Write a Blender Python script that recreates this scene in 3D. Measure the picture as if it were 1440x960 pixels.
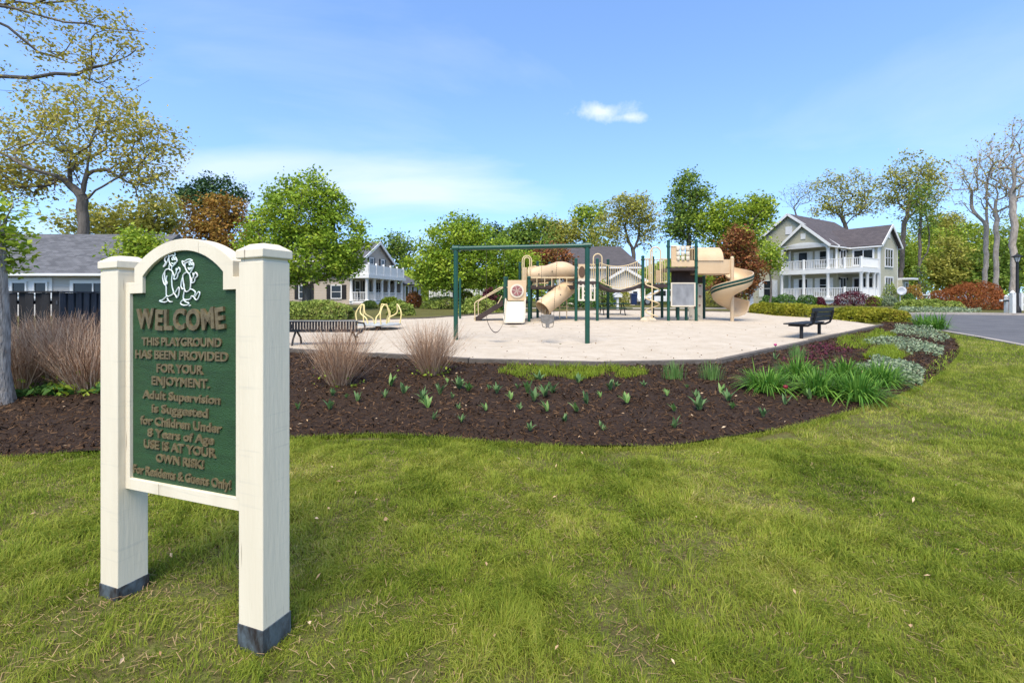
import bpy, bmesh, math, random
import numpy as np
from mathutils import Vector, Matrix
for o in list(bpy.data.objects): bpy.data.objects.remove(o)
sc = bpy.context.scene; C = sc.collection
R = math.radians
CAM_Z = 1.48; FP = 680.0; HY = 420.0           # eye height, focal length and horizon row of the 1440x960 photograph

# ---------------------------------------------------------------- camera, sky, sun, exposure
cd = bpy.data.cameras.new('camera'); cam = bpy.data.objects.new('camera', cd); C.objects.link(cam)
cam.location = (0, 0, CAM_Z); cam.rotation_euler = (R(90), 0, 0)
cd.sensor_width = 36; cd.lens = 17.0; cd.shift_y = -60/1440; cd.clip_start = 0.05; cd.clip_end = 3000
sc.camera = cam

SUN = Vector((-0.12, -0.50, 0.86)).normalized()        # towards the sun: high, behind the viewer, a little to the left
w = bpy.data.worlds.new('World'); sc.world = w; w.use_nodes = True
nt = w.node_tree; nt.nodes.clear()
def nn(t, **k):
    n = nt.nodes.new(t)
    for a, b in k.items(): setattr(n, a, b)
    return n
def lk(a, b): nt.links.new(a, b)
sky = nn('ShaderNodeTexSky', sky_type='NISHITA', sun_disc=False, sun_elevation=math.asin(SUN.z),
         sun_rotation=math.atan2(SUN.x, SUN.y), altitude=0, air_density=1.0, dust_density=0.3, ozone_density=3.0)
bg = nn('ShaderNodeBackground'); bg.inputs[1].default_value = 0.130
out = nn('ShaderNodeOutputWorld')
# thin cirrus over the whole sky and one small fair-weather cloud
geo = nn('ShaderNodeNewGeometry'); neg = nn('ShaderNodeVectorMath', operation='SCALE'); neg.inputs[3].default_value = -1
lk(geo.outputs['Incoming'], neg.inputs[0])
sep = nn('ShaderNodeSeparateXYZ'); lk(neg.outputs[0], sep.inputs[0])
def mth(op, a, b=None, c=None, clamp=False):
    n = nn('ShaderNodeMath', operation=op); n.use_clamp = clamp
    for i, v in enumerate((a, b, c)):
        if v is None: continue
        if isinstance(v, (int, float)): n.inputs[i].default_value = v
        else: lk(v, n.inputs[i])
    return n.outputs[0]
zz = mth('ADD', mth('MAXIMUM', sep.outputs[2], 0.0), 0.16)
comb = nn('ShaderNodeCombineXYZ'); lk(mth('DIVIDE', sep.outputs[0], zz), comb.inputs[0]); lk(mth('DIVIDE', sep.outputs[1], zz), comb.inputs[1])
mp = nn('ShaderNodeMapping'); mp.inputs['Location'].default_value = (17.0, 4.0, 0); mp.inputs['Scale'].default_value = (0.5, 0.8, 1); mp.inputs['Rotation'].default_value = (0, 0, 0.25)
lk(comb.outputs[0], mp.inputs[0])
ns = nn('ShaderNodeTexNoise'); ns.inputs['Scale'].default_value = 1.1; ns.inputs['Detail'].default_value = 9; ns.inputs['Roughness'].default_value = 0.55; ns.inputs['Distortion'].default_value = 0.5
lk(mp.outputs[0], ns.inputs['Vector'])
cirrus = nn('ShaderNodeMapRange'); cirrus.inputs[1].default_value = 0.50; cirrus.inputs[2].default_value = 0.85; cirrus.inputs[4].default_value = 0.45; lk(ns.outputs[0], cirrus.inputs[0])
ns2 = nn('ShaderNodeTexNoise'); ns2.inputs['Scale'].default_value = 26; ns2.inputs['Detail'].default_value = 6; ns2.inputs['Roughness'].default_value = .6
lk(neg.outputs[0], ns2.inputs['Vector'])
def puff(px_, py_, sx, sz, tex=None, amp=2.2, top=.75):
    X, Z = (px_-720)/FP, (HY-py_)/FP
    a = mth('DIVIDE', mth('SUBTRACT', mth('DIVIDE', sep.outputs[0], mth('MAXIMUM', sep.outputs[1], .01)), X), sx)
    b = mth('DIVIDE', mth('SUBTRACT', mth('DIVIDE', sep.outputs[2], mth('MAXIMUM', sep.outputs[1], .01)), Z), sz)
    d = mth('SQRT', mth('ADD', mth('MULTIPLY', a, a), mth('MULTIPLY', b, b)))
    v = mth('SUBTRACT', 1.0, mth('ADD', d, mth('MULTIPLY', mth('SUBTRACT', (tex or ns2).outputs[0], .5), amp)))
    m = nn('ShaderNodeMapRange'); m.inputs[1].default_value = 0.0; m.inputs[2].default_value = 1.1; m.inputs[4].default_value = top; lk(v, m.inputs[0])
    return m.outputs[0]
cl = mth('MAXIMUM', mth('MAXIMUM', puff(845, 157, .075, .022), puff(885, 165, .05, .013)), mth('MAXIMUM', puff(560, 268, .36, .085, ns, -3.2, .62), mth('MAXIMUM', puff(330, 235, .32, .05, ns, -3.2, .5), cirrus.outputs[0])), clamp=True)
mx = nn('ShaderNodeMix', data_type='RGBA'); lk(cl, mx.inputs[0])
hsv = nn('ShaderNodeHueSaturation'); hsv.inputs['Hue'].default_value = .503; hsv.inputs['Saturation'].default_value = 1.08; hsv.inputs['Value'].default_value = 1.0; lk(sky.outputs[0], hsv.inputs['Color'])
# clear spring air: the paling towards the horizon is slight
cv = nn('ShaderNodeCombineXYZ'); lk(sep.outputs[0], cv.inputs[0]); lk(sep.outputs[1], cv.inputs[1]); lk(mth('MULTIPLY_ADD', mth('MAXIMUM', sep.outputs[2], 0.0), .85, .13), cv.inputs[2])
nv = nn('ShaderNodeVectorMath', operation='NORMALIZE'); lk(cv.outputs[0], nv.inputs[0]); lk(nv.outputs[0], sky.inputs[0])
lk(hsv.outputs[0], mx.inputs[6]); mx.inputs[7].default_value = (3.3, 3.5, 3.9, 1)
lk(mx.outputs[2], bg.inputs[0]); lk(bg.outputs[0], out.inputs[0])

sl = bpy.data.lights.new('sun', 'SUN'); sun = bpy.data.objects.new('sun', sl); C.objects.link(sun)
sl.energy = 2.4; sl.angle = R(42); sl.color = (1, .89, .71)
sun.rotation_euler = SUN.to_track_quat('Z', 'Y').to_euler()
vs = sc.view_settings; vs.view_transform = 'Standard'; vs.look = 'None'; vs.gamma = 1; vs.exposure = 1.38; vs.use_curve_mapping = False

# ---------------------------------------------------------------- helpers
PY = [-400, 4.8, 8.7, 20, 35, 55, 900]; PZ = [0, 0, .22, .5, .87, .95, .95]
def P(y): return float(np.interp(y, PY, PZ))
def px(x, y, Y): return ((x-720)/FP*Y, Y, CAM_Z+(HY-y)/FP*Y)
def gp(x, y):                                     # the point of the ground seen at a place of the photograph
    Y = 10.0
    for _ in range(60): Y = .5*Y+.5*FP*(CAM_Z-P(Y))/max(y-HY, 2)
    return ((x-720)/FP*Y, Y)
rng = np.random.default_rng(7); rnd = random.Random(7)
def vnoise(x, y, seed=0):
    g = np.random.default_rng(seed).random((64, 64)); x = np.asarray(x, float); y = np.asarray(y, float)
    xi = np.floor(x).astype(int); yi = np.floor(y).astype(int); fx = x-xi; fy = y-yi
    fx = fx*fx*(3-2*fx); fy = fy*fy*(3-2*fy); a = lambda i, j: g[i % 64, j % 64]
    return (a(xi, yi)*(1-fx)+a(xi+1, yi)*fx)*(1-fy)+(a(xi, yi+1)*(1-fx)+a(xi+1, yi+1)*fx)*fy
def inpoly(x, y, poly):
    x = np.asarray(x); y = np.asarray(y); r = np.zeros(x.shape, bool); n = len(poly)
    for i in range(n):
        x0, y0 = poly[i]; x1, y1 = poly[(i+1) % n]
        if y0 == y1: continue
        c = ((y0 > y) != (y1 > y)) & (x < (x1-x0)*(y-y0)/(y1-y0)+x0); r ^= c
    return r

MATS = {}
def mat(name, col, rough=.6, col2=None, scale=4, bump=0, bscale=None, spec=.3, metal=0, stretch=(1, 1, 1), detail=5, lo=.35, hi=.65, dist=.02):
    if name in MATS: return MATS[name]
    m = bpy.data.materials.new(name); m.use_nodes = True; t = m.node_tree; b = t.nodes['Principled BSDF']
    b.inputs['Roughness'].default_value = rough; b.inputs['Metallic'].default_value = metal; b.inputs['Specular IOR Level'].default_value = spec
    tc = t.nodes.new('ShaderNodeTexCoord'); mp = t.nodes.new('ShaderNodeMapping'); mp.inputs['Scale'].default_value = stretch
    t.links.new(tc.outputs['Object'], mp.inputs[0])
    n = t.nodes.new('ShaderNodeTexNoise'); n.inputs['Scale'].default_value = scale; n.inputs['Detail'].default_value = detail; n.inputs['Roughness'].default_value = .6
    t.links.new(mp.outputs[0], n.inputs['Vector'])
    r = t.nodes.new('ShaderNodeValToRGB'); r.color_ramp.elements[0].position = lo; r.color_ramp.elements[1].position = hi
    c2 = col2 or tuple(x*.82 for x in col)
    r.color_ramp.elements[0].color = (*c2, 1); r.color_ramp.elements[1].color = (*col, 1)
    t.links.new(n.outputs[0], r.inputs[0]); t.links.new(r.outputs[0], b.inputs['Base Color'])
    if bump:
        n2 = t.nodes.new('ShaderNodeTexNoise'); n2.inputs['Scale'].default_value = bscale or scale*4; n2.inputs['Detail'].default_value = 6
        t.links.new(mp.outputs[0], n2.inputs['Vector'])
        bp = t.nodes.new('ShaderNodeBump'); bp.inputs['Strength'].default_value = bump; bp.inputs['Distance'].default_value = dist
        t.links.new(n2.outputs[0], bp.inputs['Height']); t.links.new(bp.outputs[0], b.inputs['Normal'])
    MATS[name] = m; return m
def leafmat(name, cols, trans=.3, rough=.55, pscale=0, spec=.2):
    """colour differs from leaf to leaf; light comes through the blade"""
    m = bpy.data.materials.new(name); m.use_nodes = True; t = m.node_tree; b = t.nodes['Principled BSDF']
    b.inputs['Roughness'].default_value = rough; b.inputs['Specular IOR Level'].default_value = spec
    g = t.nodes.new('ShaderNodeNewGeometry'); r = t.nodes.new('ShaderNodeValToRGB'); e = r.color_ramp.elements
    k = len(cols)
    while len(e) < k: e.new(.5)
    for i, c in enumerate(cols): e[i].position = i/(k-1); e[i].color = (*c, 1)
    if pscale:
        tc = t.nodes.new('ShaderNodeTexCoord'); n = t.nodes.new('ShaderNodeTexNoise'); n.inputs['Scale'].default_value = pscale; n.inputs['Detail'].default_value = 3
        t.links.new(tc.outputs['Object'], n.inputs['Vector'])
        a = t.nodes.new('ShaderNodeMath'); a.operation = 'MULTIPLY_ADD'; a.inputs[1].default_value = .5; t.links.new(g.outputs['Random Per Island'], a.inputs[0])
        s = t.nodes.new('ShaderNodeMapRange'); s.inputs[1].default_value = .3; s.inputs[2].default_value = .7; s.inputs[4].default_value = .5; t.links.new(n.outputs[0], s.inputs[0])
        t.links.new(s.outputs[0], a.inputs[2]); t.links.new(a.outputs[0], r.inputs[0])
    else: t.links.new(g.outputs['Random Per Island'], r.inputs[0])
    t.links.new(r.outputs[0], b.inputs['Base Color'])
    tr = t.nodes.new('ShaderNodeBsdfTranslucent'); t.links.new(r.outputs[0], tr.inputs[0])
    mx = t.nodes.new('ShaderNodeMixShader'); mx.inputs[0].default_value = trans
    t.links.new(b.outputs[0], mx.inputs[1]); t.links.new(tr.outputs[0], mx.inputs[2]); t.links.new(mx.outputs[0], t.nodes['Material Output'].inputs[0])
    MATS[name] = m; return m

ORG = {}
def tag(o, label=None, cat=None, group=None, kind=None):
    if label: o['label'] = label
    if cat: o['category'] = cat
    if group: o['group'] = group
    if kind: o['kind'] = kind
    return o
def thing(name, label, cat, loc, group=None):
    o = bpy.data.objects.new(name, None); C.objects.link(o); o.location = loc; o.empty_display_size = .1
    ORG[o.name] = tuple(loc); return tag(o, label, cat, group)
def link(name, me, m, parent=None, loc=(0, 0, 0)):
    o = bpy.data.objects.new(name, me); C.objects.link(o)
    if m: me.materials.append(m)
    if parent: o.parent = parent; ORG[o.name] = ORG[parent.name]
    else: o.location = loc; ORG[o.name] = tuple(loc)
    return o
def fastmesh(name, v, groups, smooth=False):
    """numpy vertices and a list of face arrays to a mesh"""
    me = bpy.data.meshes.new(name); v = np.asarray(v, np.float32); me.vertices.add(len(v)); me.vertices.foreach_set('co', v.ravel())
    groups = [np.asarray(g, np.int32) for g in groups if len(g)]
    nl = sum(g.size for g in groups); npoly = sum(len(g) for g in groups)
    me.loops.add(nl); me.polygons.add(npoly)
    me.loops.foreach_set('vertex_index', np.concatenate([g.ravel() for g in groups]))
    tot = np.concatenate([np.full(len(g), g.shape[1], np.int32) for g in groups]); st = np.concatenate([[0], np.cumsum(tot)[:-1]]).astype(np.int32)
    me.polygons.foreach_set('loop_start', st)
    try: me.polygons.foreach_set('loop_total', tot)
    except Exception: pass
    me.polygons.foreach_set('use_smooth', np.full(npoly, smooth)); me.update(calc_edges=True); me.validate(); return me
class MB:
    def __init__(s): s.v = []; s.f = []
    def add(s, vs, fs):
        n = len(s.v); s.v += [tuple(float(c) for c in p) for p in vs]; s.f += [tuple(i+n for i in q) for q in fs]; return s
    def obox(s, o, a, b, c):                       # corner and three edges
        o, a, b, c = map(Vector, (o, a, b, c))
        if a.cross(b).dot(c) < 0: a, b = b, a
        return s.add([o, o+a, o+a+b, o+b, o+c, o+a+c, o+a+b+c, o+b+c], [(3, 2, 1, 0), (4, 5, 6, 7), (0, 1, 5, 4), (1, 2, 6, 5), (2, 3, 7, 6), (3, 0, 4, 7)])
    def box(s, c, d):
        return s.obox((c[0]-d[0]/2, c[1]-d[1]/2, c[2]-d[2]/2), (d[0], 0, 0), (0, d[1], 0), (0, 0, d[2]))
    def bar(s, p, q, wd, ht, up=(0, 0, 1)):       # a beam from p to q
        p, q = Vector(p), Vector(q); t = (q-p).normalized(); u = Vector(up); sd = t.cross(u)
        if sd.length < 1e-4: sd = t.cross(Vector((1, 0, 0)))
        sd.normalize(); u = sd.cross(t); return s.obox(p-sd*wd/2-u*ht/2, q-p, sd*wd, u*ht)
    def tube(s, pts, r, n=8, cap=True, closed=False):
        pts = [Vector(p) for p in pts]; k = len(pts); rr = r if hasattr(r, '__len__') else [r]*k
        N = None; vs = []
        for i, p in enumerate(pts):
            a = pts[(i-1) % k] if (closed or i > 0) else p; b = pts[(i+1) % k] if (closed or i < k-1) else p
            t = (b-a).normalized()
            if N is None: N = t.orthogonal().normalized()
            else:
                N = N-t*N.dot(t); N = N.normalized() if N.length > 1e-6 else t.orthogonal().normalized()
            B = t.cross(N)
            for j in range(n):
                q = 2*math.pi*j/n; vs.append(p+(N*math.cos(q)+B*math.sin(q))*rr[i])
        fs = []
        for i in range(k if closed else k-1):
            i2 = (i+1) % k
            for j in range(n): fs.append((i*n+j, i*n+(j+1) % n, i2*n+(j+1) % n, i2*n+j))
        if cap and not closed: fs += [tuple(range(n-1, -1, -1)), tuple((k-1)*n+j for j in range(n))]
        return s.add(vs, fs)
    def prism(s, poly, f0, f1):                    # closed outline, two maps from outline point to space
        n = len(poly); vs = [f0(*p) for p in poly]+[f1(*p) for p in poly]
        return s.add(vs, [tuple(range(n-1, -1, -1)), tuple(range(n, 2*n))]+[(i, (i+1) % n, n+(i+1) % n, n+i) for i in range(n)])
    def lathe(s, c, prof, n=16):                   # (radius, height) profile about a vertical axis
        vs = []; fs = []
        for r_, z in prof:
            for j in range(n): a = 2*math.pi*j/n; vs.append((c[0]+r_*math.cos(a), c[1]+r_*math.sin(a), c[2]+z))
        for i in range(len(prof)-1):
            for j in range(n): fs.append((i*n+j, i*n+(j+1) % n, (i+1)*n+(j+1) % n, (i+1)*n+j))
        fs += [tuple(range(n-1, -1, -1)), tuple((len(prof)-1)*n+j for j in range(n))]
        return s.add(vs, fs)
    def build(s, name, m, parent=None, loc=None, smooth=False, bevel=0, fix=True):
        o = ORG[parent.name] if parent else (loc or (0, 0, 0))
        me = bpy.data.meshes.new(name); me.from_pydata([(x-o[0], y-o[1], z-o[2]) for x, y, z in s.v], [], s.f)
        if fix:
            b = bmesh.new(); b.from_mesh(me); bmesh.ops.recalc_face_normals(b, faces=b.faces); b.to_mesh(me); b.free()
        if smooth:
            me.polygons.foreach_set('use_smooth', [True]*len(me.polygons))
            try: me.set_sharp_from_angle(angle=R(40))
            except Exception: pass
        ob = link(name, me, m, parent, o)
        if bevel:
            bm_ = ob.modifiers.new('bevel', 'BEVEL'); bm_.width = bevel; bm_.segments = 2; bm_.limit_method = 'ANGLE'
        return ob
def single(mb, name, m, label, cat, loc, group=None, **k): return tag(mb.build(name, m, None, loc, **k), label, cat, group)

# ---------------------------------------------------------------- common materials
M = MATS
mat('white_paint', (.64, .63, .60), .45, (.58, .57, .53), 3)
mat('trim_white', (.66, .66, .645), .5, (.62, .62, .60), 2)
mat('glass', (.014, .017, .02), .12, (.02, .024, .028), .7, spec=.35)
mat('asphalt', (.115, .115, .12), .85, (.085, .085, .09), 1.2, bump=.5, bscale=90)
mat('concrete', (.36, .32, .275), .85, (.28, .245, .21), 3, bump=.3)
mat('timber', (.14, .12, .10), .85, (.085, .072, .06), 6, bump=.6, bscale=30, stretch=(1, 1, 4))
mat('bark', (.17, .145, .12), .9, (.085, .072, .06), 5, bump=.9, bscale=14, stretch=(1, 1, .3), dist=.04)
mat('bark_grey', (.40, .36, .31), .9, (.17, .145, .12), 26, bump=1, bscale=40, stretch=(1, 1, .25), dist=.03)
mat('green_metal', (.005, .062, .034), .38, (.004, .05, .028), 3, spec=.5)
mat('dark_green_metal', (.006, .045, .028), .45, (.005, .035, .022), 3, spec=.4)
mat('tan_plastic', (.58, .42, .25), .42, (.53, .375, .215), 2.2, spec=.4)
mat('tan_metal', (.62, .48, .27), .42, (.57, .43, .235), 3, spec=.4)
mat('cream_plastic', (.62, .545, .42), .45, (.57, .49, .37), 2.5, spec=.4)
mat('black_metal', (.012, .012, .013), .55, (.018, .018, .019), 6, spec=.25)
mat('brown_rubber', (.055, .036, .030), .7, (.035, .024, .02), 5)
mat('steel', (.42, .42, .42), .4, (.3, .3, .3), 9, metal=.8)
# ---------------------------------------------------------------- ground
def ground_mat():
    m = bpy.data.materials.new('lawn_ground'); m.use_nodes = True; t = m.node_tree; b = t.nodes['Principled BSDF']; b.inputs['Roughness'].default_value = .95; b.inputs['Specular IOR Level'].default_value = .1
    tc = t.nodes.new('ShaderNodeTexCoord')
    def noise(s, d=5):
        n = t.nodes.new('ShaderNodeTexNoise'); n.inputs['Scale'].default_value = s; n.inputs['Detail'].default_value = d; t.links.new(tc.outputs['Object'], n.inputs['Vector']); return n
    n1 = noise(.9); n2 = noise(14, 8); r1 = t.nodes.new('ShaderNodeValToRGB'); r2 = t.nodes.new('ShaderNodeValToRGB')
    r1.color_ramp.elements[0].color = (.075, .078, .026, 1); r1.color_ramp.elements[1].color = (.13, .13, .038, 1); r1.color_ramp.elements[0].position = .35; r1.color_ramp.elements[1].position = .65
    r2.color_ramp.elements[0].color = (.08, .056, .028, 1); r2.color_ramp.elements[1].color = (.12, .13, .036, 1); r2.color_ramp.elements[0].position = .4; r2.color_ramp.elements[1].position = .6
    t.links.new(n1.outputs[0], r1.inputs[0]); t.links.new(n2.outputs[0], r2.inputs[0])
    mx = t.nodes.new('ShaderNodeMix'); mx.data_type = 'RGBA'; mx.inputs[0].default_value = .5; t.links.new(r1.outputs[0], mx.inputs[6]); t.links.new(r2.outputs[0], mx.inputs[7]); t.links.new(mx.outputs[2], b.inputs['Base Color'])
    bp = t.nodes.new('ShaderNodeBump'); bp.inputs['Strength'].default_value = .9; bp.inputs['Distance'].default_value = .03; n3 = noise(40, 6); t.links.new(n3.outputs[0], bp.inputs['Height']); t.links.new(bp.outputs[0], b.inputs['Normal'])
    return m
xs = [-900, -200, -60, -20, -8, 0, 8, 20, 60, 200, 900]; ys = [-200, -20, 0, 4.8, 8.7, 20, 35, 55, 120, 900]
mb = MB(); mb.v = [(x, y, P(y)) for y in ys for x in xs]; n = len(xs)
mb.f = [(j*n+i, j*n+i+1, (j+1)*n+i+1, (j+1)*n+i) for j in range(len(ys)-1) for i in range(n-1)]
tag(mb.build('lawn', ground_mat(), fix=False), 'mown green lawn rising gently towards the playground', kind='structure')

def sheet(name, poly, dz, m, cell=.5, amp=0, seed=0, edge=None):
    bm = bmesh.new(); vs = [bm.verts.new((x, y, 0)) for x, y in poly]; bm.faces.new(vs); bmesh.ops.triangulate(bm, faces=bm.faces[:])
    X = [p[0] for p in poly]; Y = [p[1] for p in poly]
    cuts = [((0, y, 0), (0, 1, 0)) for y in list(np.arange(min(Y)+cell*.37, max(Y), cell))+[k for k in PY if min(Y) < k < max(Y)]]+[((x, 0, 0), (1, 0, 0)) for x in np.arange(min(X)+cell*.41, max(X), cell)]
    for co, no in cuts: bmesh.ops.bisect_plane(bm, geom=bm.verts[:]+bm.edges[:]+bm.faces[:], plane_co=co, plane_no=no, dist=1e-4)
    for v in bm.verts:
        h = amp*(float(vnoise(v.co.x*1.3+9, v.co.y*1.3+9, seed))+.5*float(vnoise(v.co.x*3.1+9, v.co.y*3.1+9, seed+1))) if amp else 0
        for hx, hy, hr in (edge or ()): h -= .065*math.exp(-((v.co.x-hx)**2+(v.co.y-hy)**2)/(hr*hr)*1.6)
        v.co.z = P(v.co.y)+dz+h
    bmesh.ops.recalc_face_normals(bm, faces=bm.faces)
    me = bpy.data.meshes.new(name); bm.to_mesh(me); bm.free()
    if me.polygons[0].normal.z < 0: me.flip_normals()
    o = link(name, me, m); return o
BED_FRONT = [(-80, 656), (0, 648), (140, 640), (300, 627), (410, 619), (460, 617), (520, 614), (600, 617), (680, 624), (740, 629), (810, 633), (880, 633), (940, 632), (980, 627), (1060, 614), (1130, 600), (1200, 580), (1260, 560), (1300, 543), (1330, 522), (1347, 503), (1351, 488), (1343, 477), (1322, 468), (1302, 460)]
SAND_FRONT = [(1240, 460.3), (1010, 514), (850, 517), (660, 512), (410, 497), (330, 495)]
BED = [gp(*p) for p in BED_FRONT]+[gp(1288, 451.5), gp(1240, 449)]+[gp(*p) for p in SAND_FRONT]+[gp(140, 490), gp(-80, 490)]
SAND = [gp(*p) for p in SAND_FRONT]+[gp(*p) for p in [(360, 458), (500, 453), (600, 449.5), (700, 443), (840, 437.5), (950, 438.5), (1060, 441), (1110, 446), (1170, 450.5)]]
mat('mulch', (.040, .021, .0085), .95, (.016, .0075, .0035), 22, bump=1, bscale=40, dist=.03)
bed = tag(sheet('mulch_bed', BED, .012, M['mulch'], .22, .035, 3), 'dark brown bark mulch bed curving round the playground', kind='structure')
def sand_mat():
    m = mat('sand', (.50, .435, .345), .95, (.43, .365, .28), 2.2, bump=1.0, bscale=14, spec=.1, detail=8, dist=.05); return m
HOLLOW = [(-.4, 12.6, .9), (1.3, 12.4, .8), (.1, 18.0, .8), (1.3, 19.6, .9), (9.9, 19.2, 1.0), (-4.6, 16.7, 1.5)]      # worn under swings and slide ends
sand = tag(sheet('sand', SAND, .05, sand_mat(), .3, .02, 5, HOLLOW), 'pale cream sand covering the playground', kind='structure')
# road on the right, with its kerbs
ROAD_N = [(1500, 498), (1440, 486.5), (1380, 475), (1330, 466.5), (1306, 459), (1292, 452)]
ROAD_F = [(1270, 443.5), (1300, 442.3), (1360, 442.3), (1440, 443.5), (1620, 446)]
ROAD = [gp(*p) for p in ROAD_N]+[gp(*p) for p in ROAD_F]+[(60, 20), (40, 9)]
tag(sheet('road', ROAD, .008, M['asphalt'], 2), 'grey asphalt road on the right', kind='structure')
def strip(name, pts, wd, z0, z1, m, label):
    mb = MB()
    for a, b in zip(pts[:-1], pts[1:]):
        d = Vector((b[0]-a[0], b[1]-a[1])).normalized(); s = Vector((-d.y, d.x))*wd/2
        q = [(a[0]-s.x, a[1]-s.y), (b[0]-s.x, b[1]-s.y), (b[0]+s.x, b[1]+s.y), (a[0]+s.x, a[1]+s.y)]
        mb.prism(q, lambda x, y: (x, y, P(y)+z0), lambda x, y: (x, y, P(y)+z1))
    return tag(mb.build(name, m), label, kind='structure')
strip('kerb', [gp(*p) for p in ROAD_N[:-1]], .16, -.05, .035, M['concrete'], 'low concrete kerb between lawn and road')
strip('kerb', [gp(*p) for p in ROAD_F], .30, -.05, .11, M['concrete'], 'tan concrete kerb on the far side of the road')
strip('path', [(-2, 33), (3, 33.5), (9, 33.2), (14, 33), (20, 33)], 1.5, -.05, .012, M['concrete'], 'pale concrete path behind the playground')
# timber edging round the sand: each timber its own piece
ed = thing('timber_edging', 'weathered grey timber edging along the front of the sand', 'edging', (*gp(850, 517), P(8.6)))
def timbers(root, pts, ln=2.4, h=.12, wd=.12):
    for a, b in zip(pts[:-1], pts[1:]):
        a = Vector(a); b = Vector(b); L = (b-a).length; k = max(1, round(L/ln))
        for i in range(k):
            p = a.lerp(b, i/k); q = a.lerp(b, (i+1)/k); d = (q-p).normalized(); p = p+d*.008; q = q-d*.008
            dz = rnd.uniform(-.012, .008)
            mb = MB(); s = Vector((-d.y, d.x))*wd/2
            mb.prism([(p.x-s.x, p.y-s.y), (q.x-s.x, q.y-s.y), (q.x+s.x, q.y+s.y), (p.x+s.x, p.y+s.y)], lambda x, y: (x, y, P(y)-.08), lambda x, y: (x, y, P(y)+h+dz))
            mb.build('timber', M['timber'], root)
timbers(ed, [gp(*p) for p in SAND_FRONT])
ed2 = thing('timber_edging', 'brown timber edging at the far side of the sand before the houses', 'edging', (*gp(840, 437.5), P(29)))
timbers(ed2, SAND[6:], 3, .12, .14)

# ---------------------------------------------------------------- grass blades
def blades(X, Y, Z, h, wd, lean=.5, tip=True, az=None):
    n = len(X); a = rng.random(n)*2*math.pi if az is None else az
    le = rng.random(n)*lean; dx = np.cos(a); dy = np.sin(a); sx, sy = -dy, dx
    b = a+rng.normal(0, .9, n); sx, sy = -np.sin(b), np.cos(b)
    base = np.stack([X, Y, Z], 1); side = np.stack([sx, sy, np.zeros(n)], 1)*(wd/2)[:, None]
    mid = base+np.stack([dx*le*h*.35, dy*le*h*.35, h*.6], 1); top = base+np.stack([dx*le*h*1.1, dy*le*h*1.1, h*np.sqrt(np.clip(1-le*le*.6, .1, 1))], 1)
    if tip:
        v = np.stack([base-side, base+side, mid+side*.8, mid-side*.8, top], 1).reshape(-1, 3); i = np.arange(n)[:, None]*5
        return v, [i+np.array([[0, 1, 2, 3]]), i+np.array([[3, 2, 4]])]
    v = np.stack([base-side, base+side, top], 1).reshape(-1, 3); return v, [np.arange(n)[:, None]*3+np.array([[0, 1, 2]])]
def grass_mat(name, a, b, c, pscale=1.2):
    return leafmat(name, [a, b, b, c], trans=.35, rough=.6, pscale=pscale, spec=.15)
leafmat('grass_blade', [(.055, .10, .010), (.15, .21, .020), (.275, .33, .038), (.37, .38, .068), (.62, .49, .23)], .42, .6, pscale=.9, spec=.15)
def scatter_lawn(y0, y1, dens, hmin, hmax, wd, tip, name, label, xa=None):
    n = int(dens*(y1-y0)*(2.35*(y1))); Y = y0+(y1-y0)*rng.random(n); X = (rng.random(n)*2-1)*(y1*1.18)
    k = np.abs(X) < Y*1.14+.9
    if xa is not None: k &= X > xa
    X, Y = X[k], Y[k]
    k = ~inpoly(X, Y, BED) & ~inpoly(X, Y, ROAD); X, Y = X[k], Y[k]
    bare = .55*vnoise(X*1.1+30, Y*1.1+30, 11)+.3*vnoise(X*4+30, Y*4+30, 12)+.25*vnoise(X*11+9, Y*11+9, 15)
    left = np.clip((-X+.2)/2.2, 0, 1)*np.clip((3.6-Y)/1.6, 0, 1)      # worn turf round the foot of the sign
    k = rng.random(len(X)) < np.clip((bare-.26-.16*left)*4.0, .30, 1); X, Y = X[k], Y[k]
    tuft = vnoise(X*1.7+3, Y*1.7+3, 13)**2*.8+.9*vnoise(X*7+3, Y*7+3, 14)**2
    h = (hmin+(hmax-hmin)*np.clip(tuft*rng.uniform(.5, 1.3, len(X)), 0, 1.2)); Z = np.interp(Y, PY, PZ)-.004
    az = 12.6*(vnoise(X*2.6+40, Y*2.6+40, 17)+.5*vnoise(X*7+40, Y*7+40, 18))+rng.normal(0, .75, len(X)); v, f = blades(X, Y, Z, h, wd*rng.uniform(.6, 1.2, len(X)), 1.45, tip, az)
    tag(link(name, fastmesh(name, v, f), M['grass_blade']), label, 'grass', kind='stuff')
scatter_lawn(1.2, 2.7, 21000, .016, .085, .0036, True, 'grass', 'close mown lawn grass round the foot of the sign')
scatter_lawn(2.7, 5.0, 11500, .018, .085, .0054, True, 'grass', 'mown lawn grass reaching to the mulch bed')
scatter_lawn(5.0, 9.0, 3600, .026, .070, .011, False, 'grass', 'mown lawn grass to the right of the mulch bed', 3)
scatter_lawn(9.0, 17.0, 900, .03, .07, .022, False, 'grass', 'far strip of lawn grass beside the road', 8)
# grass fringe leaning over the mulch edge
E_ = [Vector(gp(*p)) for p in BED_FRONT]; pts = []
for a, b in zip(E_[:-1], E_[1:]):
    k = int((b-a).length*800)
    for _ in range(k):
        q = a.lerp(b, rnd.random()); pts.append((q.x+rnd.gauss(0, .03), q.y-abs(rnd.gauss(0, .03))+.012))
pts = np.array(pts); v, f = blades(pts[:, 0], pts[:, 1], np.interp(pts[:, 1], PY, PZ), rng.uniform(.03, .075, len(pts)), rng.uniform(.004, .008, len(pts)), 1.2)
tag(link('grass', fastmesh('grass', v, f), M['grass_blade']), 'fringe of grass along the edge of the mulch bed', 'grass', kind='stuff')
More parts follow.
